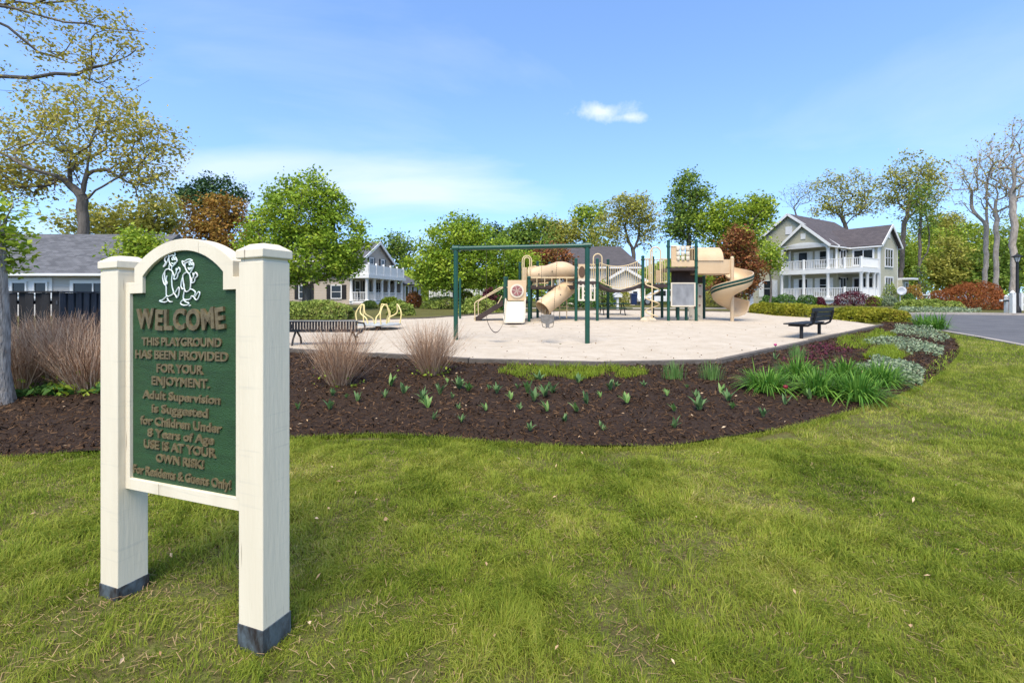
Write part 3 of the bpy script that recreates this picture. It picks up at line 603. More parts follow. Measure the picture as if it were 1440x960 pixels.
rail([(785, 431, 20.9), (800, 431, 20.9)], .02, 'cross_bar'); rail([(785, 437, 20.9), (799, 437, 20.9)], .02, 'cross_bar'); rail([(767, 434, 20.2), (767, 448, 20.2)], .022, 'support_leg')
# bubble panel, bars and slotted panel under the middle deck
bp_ = panel(813, 824, 371.5, 394, 20.02); c = q(818.3, 382.5, 19.99); mat('hole_dark', (.10, .055, .03), .6); m_ = MB()
m_.prism([(c.x+.135*math.cos(6.283*i/20), c.z+.24*math.sin(6.283*i/20)) for i in range(20)], lambda x, z: (x, 19.985, z), lambda x, z: (x, 19.999, z)); m_.build('porthole', M['hole_dark'], bp_)
bars(826, 837, 372, 393, 5, 20.02); loop(834.5, 846.5, 357, 393, 20.15, .028)
bars(814, 837, 372, 394, 9, 21.6, .012)
sp = MB(); a = q(813, 423, 20.0); b = q(837, 392, 20.0); W_ = b.x-a.x; H_ = b.z-a.z
slots = [(.0, .08), (.22, .34), (.46, .56), (.68, .79), (.92, 1)]
for u0, u1 in slots: sp.obox((a.x+W_*u0, 19.98, a.z), (W_*(u1-u0), 0, 0), (0, .04, 0), (0, 0, H_))
for v0, v1, uu in ((0, .08, (0, 1)), (.92, 1, (0, 1)), (.64, .70, (.0, .34)), (.40, .47, (.34, .68)), (.55, .61, (.68, 1)), (.22, .28, (.3, .5))): sp.obox((a.x+W_*uu[0]+.002, 19.983, a.z+H_*v0), (W_*(uu[1]-uu[0])-.004, 0, 0), (0, .034, 0), (0, 0, H_*(v1-v0)))
sp.build('slotted_panel', M['cream_plastic'], ps)
# sagging bridge
def sag(x, ya, yb, s_): t = (x-842)/(903-842); return ya+(yb-ya)*t+s_*4*t*(1-t)
mb = MB(); fl = [(842+61*i/16) for i in range(17)]; vs = []; 
for x in fl:
    z = q(x, sag(x, 397, 399, 9.5)).z; X = q(x, 400).x; vs += [(X, 20.05, z), (X, 21.35, z), (X, 21.35, z-.10), (X, 20.05, z-.10)]
mb.add(vs, [(4*i+j, 4*i+(j+1) % 4, 4*i+4+(j+1) % 4, 4*i+4+j) for i in range(16) for j in range(4)]+[(3, 2, 1, 0), (64, 65, 66, 67)]); mb.build('bridge_floor', M['brown_rubber'], ps)
for Y in (20.03, 21.38): bars(843, 903, 0, 0, 20, Y, .013, 'bridge_rail', lambda x: sag(x, 369, 364, 8), lambda x: sag(x, 394.5, 396.5, 9.5))
# right of the bridge: rails, loop and coil climber
bars(906, 915, 364, 396, 4, 20.0); bars(929, 938, 364, 397, 4, 20.0); bars(906, 938, 365, 397, 10, 21.55); loop(914.5, 929, 347.5, 398, 19.95, .028)
bub = panel(922, 928, 380, 398, 20.9); rail([(895, 398, 20.4), (901.5, 398, 20.4), (901.5, 449, 20.4)], .02, 'support_leg')
rail([(917, 350, 19.75), (917, 452, 19.75)], .028, 'climber_pole'); mb = MB(); pts = []
for i in range(0, 121):
    an = math.pi*.5+i/120*2*math.pi*2.6; p = q(917.5, 395+i/120*50, 19.75); pts.append(p+Vector((.27*math.cos(an), .27*math.sin(an), 0)))
MB().tube(pts, .026, 8).build('coil_climber', M['tan_metal'], ps, smooth=True)
# high deck with playing cylinders, dark skirt, chalk board, climbing wall
panel(943.5, 951, 345.5, 367, 20.05); panel(944, 976.5, 366.5, 375, 20.02); panel(944, 978, 378.5, 398, 20.8, 'brown_rubber', 'skirt'); panel(980, 988, 389, 398.5, 21.2, 'brown_rubber', 'skirt')
for x in (953.5, 960.2, 967):
    rail([(x, 346, 20.02), (x, 367, 20.02)], .012, 'spindle')
    for y in (349.8, 356.6, 363.2): p = q(x, y, 20.02); MB().lathe((p.x, p.y, p.z-.085), [(.07, 0), (.078, .01), (.078, .16), (.07, .17)], 12).build('cylinder', M['cream_plastic'], ps, smooth=True)
bars(970, 976.5, 350, 374, 3, 20.02); rail([(944, 346.5, 20.02), (977, 346.5, 20.02)], .018); bars(944, 977, 350, 375, 10, 21.6, .012)
mat('chalk_grey', (.25, .255, .26), .85, (.17, .175, .18), 3.5, bump=.1, stretch=(1, 1, .5), detail=8)
cbd = panel(945, 976.5, 398.5, 429.5, 19.97, 'chalk_grey', 'chalk_board', .03)
for a_, b_, c_, d_ in ((943.5, 945.2, 397.3, 430.8), (976.2, 978, 397.3, 430.8), (945.3, 976.1, 397.3, 399), (945.3, 976.1, 429.2, 431.2)):
    a = q(a_, d_, 19.95); b = q(b_, c_, 19.95); MB().obox((a.x, 19.94, a.z), (b.x-a.x, 0, 0), (0, .06, 0), (0, 0, b.z-a.z)).build('board_frame', M['cream_plastic'], cbd)
for x in (953.5, 965): post(x, 431, 20.3)
pan = panel(968.5, 988, 399, 452, 21.0, 'cream_plastic', 'climbing_wall')
for x, y, m_ in ((972, 420, 'rose_plastic'), (984.5, 416.5, 'rose_plastic'), (984, 429, 'rose_plastic'), (972, 443, 'cream_plastic'), (983.5, 443, 'cream_plastic'), (977, 432, 'rose_plastic'), (984.5, 402, 'rose_plastic')):
    p = q(x, y, 20.95); MB().lathe((p.x, 20.95, p.z-.03), [(.02, 0), (.05, .015), (.045, .045), (.015, .06)], 8).build('hand_hold', M[m_], pan, smooth=True)
# spiral slide
a = q(980.5, 385, 20.0)
mb = MB(); hx0, hx1 = q(981, 366).x, q(1017, 366).x; zc = q(990, 366.5).z; yc = 20.55; n = 14; vs = []
for X in (hx0, hx1):
    for rr_ in (.60, .565):
        for i in range(n+1): an = math.pi*i/n; vs.append((X, yc-rr_*math.cos(an), zc+rr_*math.sin(an)*1.0))
m1 = n+1; fs = []
for i in range(n): fs += [(i, i+1, 2*m1+i+1, 2*m1+i), (m1+i, 3*m1+i, 3*m1+i+1, m1+i+1), (i, m1+i, m1+i+1, i+1), (2*m1+i, 2*m1+i+1, 3*m1+i+1, 3*m1+i)]
fs += [(0, 2*m1, 3*m1, m1), (n, m1+n, 3*m1+n, 2*m1+n)]; mb.add(vs, fs); mb.build('slide_hood', M[G_], ps, smooth=True)
PC = q(1029.5, 420, 20.0); zt = q(1029, 384.5).z; zb = P(20)+.42
t0 = [(Vector((X, yc, zt+.02)), Vector((0, -1, 0)), U) for X in np.linspace(q(980.5, 385).x, q(1027, 385).x, 4)]
trough([(p, s_, u) for p, s_, u in t0], 1.12, .56, G_, 'slide_chute')
Rm = .49; hel = []; NH = 44
for i in range(NH+1):
    t = i/NH; an = math.pi*.5-t*2*math.pi*1.22; p = Vector((PC.x+Rm*math.cos(an), 20.0+Rm*math.sin(an), zt-.03-(zt-zb-.05)*t)); rad = Vector((math.cos(an), math.sin(an), 0)); hel.append((p, rad, U))
def spiral(path, name):
    prof = [(-.45, -.02), (-.42, -.02), (-.38, -.14), (-.2, -.14), (.06, -.06), (.20, .06), (.275, .28), (.285, .44), (.325, .44), (.325, .26), (.25, .02), (.10, -.12), (-.2, -.21), (-.43, -.22)]
    vs = []; fs = []; n = len(prof)
    for p, s_, u in path:
        for a_, h in prof: vs.append(p+s_*a_+u*h)
    for i in range(len(path)-1):
        for j in range(n): fs.append((i*n+j, i*n+(j+1) % n, (i+1)*n+(j+1) % n, (i+1)*n+j))
    fs += [tuple(range(n-1, -1, -1)), tuple((len(path)-1)*n+j for j in range(n))]
    return MB().add(vs, fs).build(name, M[G_], ps, smooth=True)
sps = spiral(hel, 'spiral_slide')
for h0, h1 in ((.18, .27), (.31, .40)):
    vs = []; hp = hel[6:40]
    for p, s_, u in hp:
        for h in (h0, h1): vs.append(p+s_*(.331-(.03 if h < .25 else 0))+u*h)
    k = len(hp); MB().add(vs, [(2*i, 2*i+2, 2*i+3, 2*i+1) for i in range(k-1)]).build('stripe', M['dark_green_metal'], sps, fix=False)
pz = q(1029.5, 363).z; MB().tube([(PC.x, 20.0, P(20)-.1), (PC.x, 20.0, pz)], .075, 14).lathe((PC.x, 20, pz), [(.075, 0), (.06, .05), (.02, .08)], 14).build('slide_pole', M[G_], ps, smooth=True)
# single post standing by the ramp, climbing boulder
sgp = gp(647, 450.3); t = px(647, 391, sgp[1])
single(MB().tube([(sgp[0], sgp[1], P(sgp[1])-.2), (sgp[0], sgp[1], t[2])], .05, 12), 'steel_post', M['green_metal'], 'lone green steel post left of the ramp, behind the swing frame', 'post', (sgp[0], sgp[1], P(sgp[1])), smooth=True)
bx, by = gp(912, 453.5); bm = bmesh.new(); bmesh.ops.create_icosphere(bm, subdivisions=3, radius=1)
for v in bm.verts: k = 1+.25*(float(vnoise(v.co.x*1.5+9, v.co.y*1.5+v.co.z+9, 31))-.5); v.co = Vector((v.co.x*.34*k, v.co.y*.26*k, max(v.co.z*.2*k, -.05)))
me = bpy.data.meshes.new('stepping_stone'); bm.to_mesh(me); bm.free(); mat('stone', (.60, .50, .36), .9, (.48, .39, .27), 6, bump=.4); o = tag(link('stepping_stone', me, M['stone'], None, (bx, by, P(by)+.06)), 'rounded tan stepping stone at the foot of the coil climber', 'stone'); me.polygons.foreach_set('use_smooth', [True]*len(me.polygons))
# merry-go-round
mc = gp(532, 463.5); Yc = mc[1]; k = Yc/FP; zg = P(Yc); zd = CAM_Z-(455-HY)*k; rd = 31*k
mg = thing('merry_go_round', 'round pale merry-go-round with bent cream yellow hand rails', 'merry-go-round', (mc[0], Yc, zg))
mat('disc_grey', (.45, .47, .46), .5, (.34, .36, .35), 5); mat('yellow_metal', (.74, .60, .27), .4, (.68, .54, .23), 4)
MB().lathe((mc[0], Yc, zd-.05), [(rd*.9, 0), (rd, .01), (rd, .05), (rd*.97, .055)], 32).build('platform', M['disc_grey'], mg, smooth=True)
MB().lathe((mc[0], Yc, zg-.02), [(.09, 0), (.09, .12), (.30, zd-zg-.045)], 14).build('hub', M['brown_rubber'], mg, smooth=True)
for i in range(5):
    an = .35+i*2*math.pi/5; d = Vector((math.cos(an), math.sin(an), 0)); e = Vector((-d.y, d.x, 0)); c0 = Vector((mc[0], Yc, zd)); hh = .66
    p = [c0+d*(rd*.93)-e*.20, c0+d*(rd*.98)-e*.24+U*(hh*.55), c0+d*(rd*.88)-e*.12+U*(hh*.93), c0+d*(rd*.84)+U*hh, c0+d*(rd*.84)+e*.04+U*(hh*.96), c0+d*(rd*.84)+e*.10+U*(hh*.55), c0+d*(rd*.5)+e*.16+U*(hh*.30), c0+d*(rd*.4)+e*.16]
    f = []
    for j in range(len(p)-1):
        p0, p1, p2, p3 = p[max(j-1, 0)], p[j], p[j+1], p[min(j+2, len(p)-1)]
        for s_ in range(4): t = s_/4; f.append(.5*((2*p1)+(-p0+p2)*t+(2*p0-5*p1+4*p2-p3)*t*t+(-p0+3*p1-3*p2+p3)*t**3))
    f.append(p[-1]); MB().tube(f, .022, 8).build('hand_rail', M['yellow_metal'], mg, smooth=True)
# black bench at the right, its back to the bed
b1 = Vector((*gp(1127, 479), 0)); b2 = Vector((*gp(1152, 473), 0)); e = (b2-b1).normalized(); nrm = Vector((-e.y, e.x, 0)); zg = P((b1.y+b2.y)/2)
bn = thing('park_bench', 'black steel bench with perforated back at the right edge of the sand', 'bench', (b1.x, b1.y, zg)); c0 = (b1+b2)/2; L = (b2-b1).length
def bpt(u, v_, z): r_ = c0+e*u+nrm*v_; return Vector((r_.x, r_.y, zg+z))
for s_ in (-1, 1):
    u = s_*L/2; MB().tube([bpt(u, 0, -.1), bpt(u, 0, .42)], .045, 10).build('leg', M['black_metal'], bn, smooth=True)
    MB().tube([bpt(u, .32, .40), bpt(u, .0, .395), bpt(u, -.16, .40), bpt(u, -.27, .46), bpt(u, -.31, .56), bpt(u, -.36, .80)], .03, 8).build('arm', M['black_metal'], bn, smooth=True)
for i in range(4): MB().obox(bpt(-L*.62, -.09+i*.125, .425), e*(L*1.24), nrm*.112, U*.035).build('seat_slat', M['black_metal'], bn, bevel=.01)
for i in range(3):
    z = .52+i*.125; MB().obox(bpt(-L*.62, -.29-i*.022, z), e*(L*1.24), nrm*.03, U*.112).build('back_slat', M['black_metal'], bn, bevel=.008)
# bench at the left behind the dry grass, seen from the back
bY = 11.6; X0, X1_ = (398-720)/FP*bY, (503-720)/FP*bY; zg = P(bY); bl = thing('park_bench', 'black slatted bench with scrolled arms behind the dry grass clump', 'bench', ((X0+X1_)/2, bY, zg))
mat('grey_metal', (.16, .17, .18), .4, (.12, .125, .13), 5, metal=.3)
MB().tube([(X0, bY, zg+.655), (X1_, bY, zg+.655)], .018, 8).build('top_rail', M['grey_metal'], bl, smooth=True)
n = 26
for i in range(n):
    x = X0+(X1_-X0)*(i+.5)/n; MB().obox((x-.026, bY-.004, zg+.44), (.052, 0, 0), (0, .012, 0), (0, 0, .21)).build('back_slat', M['black_metal'], bl)
MB().bar((X0, bY+.01, zg+.44), (X1_, bY+.01, zg+.44), .03, .03).build('lower_rail', M['black_metal'], bl)
for i in range(6): MB().obox((X0, bY+.04+i*.075, zg+.385), (X1_-X0, 0, 0), (0, .055, 0), (0, 0, .025)).build('seat_slat', M['black_metal'], bl)
for x in (X0+.25, X1_-.18):
    MB().tube([(x, bY+.45, zg-.05), (x, bY+.40, zg+.22), (x, bY+.22, zg+.37)], .025, 8).build('leg', M['black_metal'], bl); MB().tube([(x, bY-.12, zg-.05), (x, bY-.02, zg+.22), (x, bY+.1, zg+.37)], .025, 8).build('leg', M['black_metal'], bl)
for x in (X0-.02, X1_+.02):
    p = [(x, bY-.03, zg+.62), (x, bY+.2, zg+.60), (x, bY+.42, zg+.58), (x, bY+.50, zg+.50), (x, bY+.44, zg+.42), (x, bY+.2, zg+.37), (x, bY-.08, zg+.36), (x, bY-.13, zg+.30), (x, bY-.06, zg+.27)]
    MB().tube(p, .022, 8).build('arm', M['black_metal'], bl, smooth=True)
# green picnic table at the back of the sand
tY = 24.5; tx0, tx1 = (838-720)/FP*tY, (884-720)/FP*tY; zg = P(tY); pt = thing('picnic_table', 'low dark green picnic table behind the bridge', 'picnic table', ((tx0+tx1)/2, tY, zg))
for i in range(4): MB().box(((tx0+tx1)/2, tY-.3+i*.2, zg+.62), (tx1-tx0, .17, .045)).build('table_plank', M['dark_green_metal'], pt, bevel=.008)
for dy in (-.72, .72): MB().box(((tx0+tx1)/2, tY+dy, zg+.40), (tx1-tx0, .26, .04)).build('bench_seat', M['dark_green_metal'], pt, bevel=.008)
for x in (tx0+.3, tx1-.3):
    for s_ in (-1, 1): MB().tube([(x, tY+s_*.62, zg-.02), (x, tY+s_*.2, zg+.6)], .025, 8).build('leg', M['black_metal'], pt)
    MB().tube([(x, tY-.8, zg+.37), (x, tY+.8, zg+.37)], .022, 8).build('seat_arm', M['black_metal'], pt)
# ---------------------------------------------------------------- houses
def siding(name, col):
    m = mat(name, col, .7, tuple(c*.93 for c in col), 1.2, spec=.2); t = m.node_tree; b = t.nodes['Principled BSDF']
    g = t.nodes.new('ShaderNodeNewGeometry'); s = t.nodes.new('ShaderNodeSeparateXYZ'); t.links.new(g.outputs['Position'], s.inputs[0])
    d = t.nodes.new('ShaderNodeMath'); d.operation = 'DIVIDE'; d.inputs[1].default_value = .16; t.links.new(s.outputs[2], d.inputs[0])
    f = t.nodes.new('ShaderNodeMath'); f.operation = 'FRACT'; t.links.new(d.outputs[0], f.inputs[0])
    iv = t.nodes.new('ShaderNodeMath'); iv.operation = 'SUBTRACT'; iv.inputs[0].default_value = 1; t.links.new(f.outputs[0], iv.inputs[1])
    bp = t.nodes.new('ShaderNodeBump'); bp.inputs['Strength'].default_value = .8; bp.inputs['Distance'].default_value = .02; t.links.new(iv.outputs[0], bp.inputs['Height']); t.links.new(bp.outputs[0], b.inputs['Normal']); return m
def shingle(name, c1, c2):
    m = bpy.data.materials.new(name); m.use_nodes = True; t = m.node_tree; b = t.nodes['Principled BSDF']; b.inputs['Roughness'].default_value = .9
    tc = t.nodes.new('ShaderNodeTexCoord'); br = t.nodes.new('ShaderNodeTexBrick'); br.inputs['Scale'].default_value = 1; br.inputs['Brick Width'].default_value = .33; br.inputs['Row Height'].default_value = .14; br.inputs['Mortar Size'].default_value = .006
    br.inputs['Color1'].default_value = (*c1, 1); br.inputs['Color2'].default_value = (*c2, 1); br.inputs['Mortar'].default_value = (*[x*.5 for x in c2], 1); br.inputs['Bias'].default_value = -.1
    u = t.nodes.new('ShaderNodeUVMap'); t.links.new(u.outputs[0], br.inputs['Vector'])
    n = t.nodes.new('ShaderNodeTexNoise'); n.inputs['Scale'].default_value = .8; t.links.new(tc.outputs['Object'], n.inputs['Vector']); h = t.nodes.new('ShaderNodeHueSaturation')
    mr = t.nodes.new('ShaderNodeMapRange'); mr.inputs[3].default_value = .8; mr.inputs[4].default_value = 1.2; t.links.new(n.outputs[0], mr.inputs[0]); t.links.new(mr.outputs[0], h.inputs['Value'])
    t.links.new(br.outputs[0], h.inputs['Color']); t.links.new(h.outputs[0], b.inputs['Base Color'])
    bp = t.nodes.new('ShaderNodeBump'); bp.inputs['Strength'].default_value = .6; bp.inputs['Distance'].default_value = .01; t.links.new(br.outputs[0], bp.inputs['Height']); t.links.new(bp.outputs[0], b.inputs['Normal']); MATS[name] = m; return m
siding('sage_siding', (.40, .385, .285)); siding('taupe_siding', (.42, .36, .295)); siding('grey_siding', (.47, .44, .40)); siding('cream_siding', (.66, .60, .50))
shingle('roof_brown', (.085, .072, .075), (.055, .047, .052)); shingle('roof_grey', (.115, .117, .125), (.06, .062, .068)); shingle('roof_dark', (.075, .066, .068), (.055, .05, .05))
mat('shutter_black', (.02, .018, .018), .5); mat('door_white', (.74, .74, .71), .5)
class Frame:
    """a house's own axes: a to the right along the front, b to the back"""
    def __init__(s, O, ea): s.O = Vector((O[0], O[1], 0)); s.a = Vector((ea[0], ea[1], 0)).normalized(); s.b = Vector((-s.a.y, s.a.x, 0))
    def __call__(s, a, b, z): return s.O+s.a*a+s.b*b+Vector((0, 0, z))
    def box(s, mb, a0, a1, b0, b1, z0, z1): return mb.obox(s(a0, b0, z0), s.a*(a1-a0), s.b*(b1-b0), (0, 0, z1-z0))
def fbox(F, root, name, m, a0, a1, b0, b1, z0, z1, bevel=0): return F.box(MB(), a0, a1, b0, b1, z0, z1).build(name, M[m], root, bevel=bevel)
def roof_slab(root, pts, th, m, name='roof', parent=None):
    """one roof plane: four or three corners, eave edge first, with courses laid along it"""
    P_ = [Vector(p) for p in pts]; nrm = (P_[1]-P_[0]).cross(P_[-1]-P_[0]).normalized()
    if nrm.z < 0: nrm = -nrm
    k = len(P_); mb = MB(); mb.add([p+nrm*0 for p in P_]+[p-nrm*th for p in P_], [tuple(range(k)), tuple(range(2*k-1, k-1, -1))]+[(i, k+i, k+(i+1) % k, (i+1) % k) for i in range(k)])
    o = mb.build(name, M[m], parent or root); e = (P_[1]-P_[0]).normalized(); f = nrm.cross(e); uv = o.data.uv_layers.new(name='UVMap'); og = Vector(ORG[o.name])
    for l in o.data.loops: v = o.data.vertices[l.vertex_index].co+og; uv.data[l.index].uv = ((v-P_[0]).dot(e), (v-P_[0]).dot(f))
    return o
def window(F, root, side, at, lo, hi, z0, z1, panes=(1, 2), shut=0, fw=.09, m='trim_white', glass='glass', name='window', smat='shutter_black'):
    """side 'b': on a wall facing -b at b=at, from a=lo to hi; side 'a': on a wall facing +a at a=at, from b=lo to hi; '-a' faces -a"""
    def bx(u0, u1, d0, d1, za, zb, mm, nm, par):
        mb = MB()
        if side == 'b': F.box(mb, u0, u1, at-d1, at-d0, za, zb)
        elif side == 'a': F.box(mb, at+d0, at+d1, u0, u1, za, zb)
        else: F.box(mb, at-d1, at-d0, u0, u1, za, zb)
        return mb.build(nm, M[mm], par)
    wn = bx(lo, hi, .004, .03, z0, z1, glass, name, root)
    bx(lo-fw, lo, .003, .08, z0-fw, z1+fw, m, 'frame', wn); bx(hi, hi+fw, .003, .08, z0-fw, z1+fw, m, 'frame', wn)
    bx(lo, hi, .003, .078, z1, z1+fw, m, 'frame', wn); bx(lo-.03, hi+.03, .003, .10, z0-fw, z0, m, 'sill', wn)
    nx, nz = panes
    for i in range(1, nx): u = lo+(hi-lo)*i/nx; bx(u-.035, u+.035, .005, .07, z0, z1, m, 'mullion', wn)
    for i in range(1, nz): z = z0+(z1-z0)*i/nz; bx(lo, hi, .005, .06, z-.025, z+.025, m, 'mullion', wn)
    if shut:
        for u0, u1 in ((lo-fw-shut-.01, lo-fw-.01), (hi+fw+.01, hi+fw+shut+.01)): bx(u0, u1, .003, .06, z0-fw, z1+fw, smat, 'shutter', wn)
    return wn
def column(root, p, z0, z1, r_=.14):
    p = Vector(p); MB().lathe((p.x, p.y, z0), [(r_*1.35, 0), (r_*1.35, .1), (r_, .16), (r_*.88, z1-z0-.2), (r_*1.25, z1-z0-.1), (r_*1.25, z1-z0)], 10).build('column', M['trim_white'], root, smooth=True)
def balustrade(root, p0, p1, z0, h=1.0, step=.16):
    p0, p1 = Vector(p0), Vector(p1); mb = MB(); d = p1-p0; L = d.length; n = max(2, int(L/step)); u = Vector((0, 0, 1))
    mb.bar(p0+u*(z0+h), p1+u*(z0+h), .09, .07); mb.bar(p0+u*(z0+.1), p1+u*(z0+.1), .06, .06)
    for i in range(n): q_ = p0.lerp(p1, (i+.5)/n); mb.obox(q_+Vector((-.025, -.025, z0+.1)), (.05, 0, 0), (0, .05, 0), (0, 0, h-.1))
    mb.build('balustrade', M['trim_white'], root)
def rake(root, p, q_, w_=.26, th=.07, out=None):
    """white board along the edge of a gable"""
    MB().bar(p, q_, th, w_, up=(0, 0, 1)).build('bargeboard', M['trim_white'], root)
def newel(root, p, z0, z1): MB().obox(Vector(p)+Vector((-.09, -.09, z0)), (.18, 0, 0), (0, .18, 0), (0, 0, z1-z0)).build('newel_post', M['trim_white'], root)

# --- the two-storey sage house on the right
F = Frame((34.7, 48), (.5524, -.8336)); g = P(50)-.05
# here a runs to the right and nearer, b to the right and farther (the porch faces -b)
hs = thing('porch_house', 'two storey sage green house with white two level porch on the right', 'house', (34.7, 48, g))
ZP, ZB2, ZE = 1.60, 4.60, 7.20
def gable_block(F, root, a0, a1, b0, b1, z0, ze, pk, m, along):
    """walls with a gable roof end: along='b' ridge runs front to back, 'a' ridge runs left to right"""
    mb = MB()
    if along == 'b':
        am = (a0+a1)/2; pl = [(a0, z0), (a1, z0), (a1, ze), (am, pk), (a0, ze)]; mb.prism(pl, lambda a, z: F(a, b0, z), lambda a, z: F(a, b1, z))
    else:
        bm_ = (b0+b1)/2; pl = [(b0, z0), (b1, z0), (b1, ze), (bm_, pk), (b0, ze)]; mb.prism(pl, lambda b, z: F(a0, b, z), lambda b, z: F(a1, b, z))
    return mb.build('wall', M[m], root)
def gable_roof(F, root, a0, a1, b0, b1, ze, pk, along, m, oh=.35, th=.14, ends=(1, 1)):
    if along == 'b':
        am = (a0+a1)/2; sl = (pk-ze)/(am-a0); dz = sl*oh; t = th*1.2
        for s_, ae in ((-1, a0-oh), (1, a1+oh)):
            roof_slab(root, [F(ae, b0-oh, ze-dz+t), F(ae, b1+oh*ends[1], ze-dz+t), F(am, b1+oh*ends[1], pk+t), F(am, b0-oh, pk+t)], th, m)
            rake(root, F(ae, b0-oh-.03, ze-dz+t*.4), F(am, b0-oh-.03, pk+t*.4))
            MB().bar(F(ae, b0-oh, ze-dz+.02), F(ae, b1, ze-dz+.02), .12, .14).build('gutter', M['trim_white'], root)
    else:
        bm_ = (b0+b1)/2; sl = (pk-ze)/(bm_-b0); dz = sl*oh; t = th*1.2
        for s_, be in ((-1, b0-oh), (1, b1+oh)):
            roof_slab(root, [F(a0, be, ze-dz+t), F(a1+oh, be, ze-dz+t), F(a1+oh, bm_, pk+t), F(a0, bm_, pk+t)], th, m)
            rake(root, F(a1+oh+.03, be, ze-dz+t*.4), F(a1+oh+.03, bm_, pk+t*.4))
            MB().bar(F(a0, be, ze-dz+.02), F(a1+oh, be, ze-dz+.02), .12, .14).build('gutter', M['trim_white'], root)
gable_block(F, hs, -13, -3, 2, 13, g-.3, ZE, 11.1, 'sage_siding', 'b'); gable_roof(F, hs, -13, -3, 2, 13, ZE, 11.1, 'b', 'roof_brown')
gable_block(F, hs, -6, 0, 4.3, 9.05, g-.3, ZE, 9.2, 'sage_siding', 'a'); gable_roof(F, hs, -6.5, 0, 4.3, 9.05, ZE, 9.2, 'a', 'roof_brown')
# porch gable in front
pk = 9.42; am = -5.5
mb = MB(); pts = [(-8.0, ZE+.12), (-8.0, ZE-.25), (-7.6, ZE-.25)]+[(-5.5-2.1*math.cos(math.pi*i/12), ZE-.25+.62*math.sin(math.pi*i/12)) for i in range(1, 12)]+[(-3.4, ZE-.25), (-3.0, ZE-.25), (-3.0, ZE+.12)]
vs = [F(a, b_, z) for b_ in (0, .22) for a, z in pts]; k = len(pts)
mb.add(vs, [tuple(range(k-1, -1, -1)), tuple(range(k, 2*k))]+[(i, (i+1) % k, k+(i+1) % k, k+i) for i in range(k)]); mb.build('arched_beam', M['trim_white'], hs)
mb = MB(); mb.prism([(-7.9, ZE+.12), (-3.1, ZE+.12), (-5.5, pk)], lambda a, z: F(a, .03, z), lambda a, z: F(a, .2, z)); mb.build('gable_wall', M['sage_siding'], hs)
gable_roof(F, hs, -8, -3, .05, 4.5, ZE, pk, 'b', 'roof_brown', .3, ends=(1, 0))
for b_, z0, z1, a_, w_ in ((.03, 7.95, 8.55, -5.5, .5), (2.0, 8.9, 9.8, -8.0, .75)):
    F.box(MB(), a_-w_/2, a_+w_/2, b_-.06, b_-.004, z0, z1).build('gable_vent', M['trim_white'], hs)
mb = MB(); F.box(mb, .004, .06, 6.4, 6.95, 7.95, 8.5); mb.build('gable_vent', M['trim_white'], hs)
# porch and balcony floors
for z, th, nm in ((ZP, .25, 'porch_floor'), (ZB2, .45, 'balcony')):
    fbox(F, hs, nm, 'trim_white', -8.1, -3, -.12, 1.995, z-th, z); fbox(F, hs, nm, 'trim_white', -2.998, .1, -.12, 4.295, z-th, z)
fbox(F, hs, 'skirting', 'trim_white', -8, 0, .1, .2, g-.1, ZP-.26); fbox(F, hs, 'skirting', 'trim_white', -.1, -.02, .25, 4.2, g-.1, ZP-.26)
for a_ in (-7.85, -5.5, -3.1, -.1): column(hs, F(a_, .12, 0), ZP, ZB2-.45, .17)
for b_ in (1.6, 3.2, 4.15): column(hs, F(-.1, b_, 0), ZP, ZB2-.45, .16)
for a_ in (-7.85, -3.1): column(hs, F(a_, .12, 0), ZB2, ZE-.25, .17)
column(hs, F(-7.85, 1.85, 0), ZB2, ZE-.25, .13); column(hs, F(-3.05, 1.85, 0), ZB2, ZE-.25, .13); column(hs, F(-7.85, 1.85, 0), ZP, ZB2-.45, .13)
for z in (ZP, ZB2):
    for a0, a1 in ((-7.8, -5.55), (-5.45, -3.15), (-3.05, -1.6), (-1.5, -.15)): balustrade(hs, F(a0, .1, 0), F(a1, .1, 0), z)
    balustrade(hs, F(-.08, .15, 0), F(-.08, 4.2, 0), z, 1.0, .11)
    for a_ in ((-5.5, -1.55, -.08) if z == ZB2 else (-1.55,)): newel(hs, F(a_, .1, 0), z, z+1.12)
balustrade(hs, F(-7.9, .1, 0), F(-7.9, 1.9, 0), ZB2); balustrade(hs, F(-7.9, .1, 0), F(-7.9, 1.9, 0), ZP)
# windows and doors
for z in (ZP, ZB2):
    window(F, hs, 'b', 2.0, -6.9, -6.0, z+.15, z+2.05, (1, 2), .45, name='door', smat='door_white'); window(F, hs, 'b', 2.0, -4.7, -3.9, z+.7, z+2.05, (1, 2), .4, smat='door_white')
    window(F, hs, 'a', -3.0, 2.6, 3.9, z+.5, z+2.1, (2, 1)); window(F, hs, 'b', 4.3, -2.3, -.6, z+.55, z+2.05, (2, 1), fw=.16)
    window(F, hs, 'a', 0, 5.7, 7.6, z+.35, z+2.1, (3, 2), fw=.14)
window(F, hs, 'b', 2.0, -10.9, -9.9, ZP+.2, ZP+2.0, (1, 2), .5, smat='door_white')
fbox(F, hs, 'corner_board', 'trim_white', -.16, .03, 4.262, 4.32, g, ZE); fbox(F, hs, 'corner_board', 'trim_white', -.12, .03, 9.03, 9.09, g, ZE)
F.box(MB(), -.05, .03, 4.33, 4.5, g, ZE-.1).build('downpipe', M['trim_white'], hs)
mat('red_plaque', (.28, .05, .04), .6); F.box(MB(), -7.3, -7.05, 1.95, 1.995, ZP+1.2, ZP+1.6).build('plaque', M['red_plaque'], hs)
for b_ in (2.35, 4.1):
    for z in (ZP, ZB2): p = F(-2.9, b_, z+1.9); MB().lathe((p.x, p.y, p.z), [(.03, 0), (.09, .05), (.09, .2), (.03, .28)], 8).build('wall_lamp', M['black_metal'], hs)
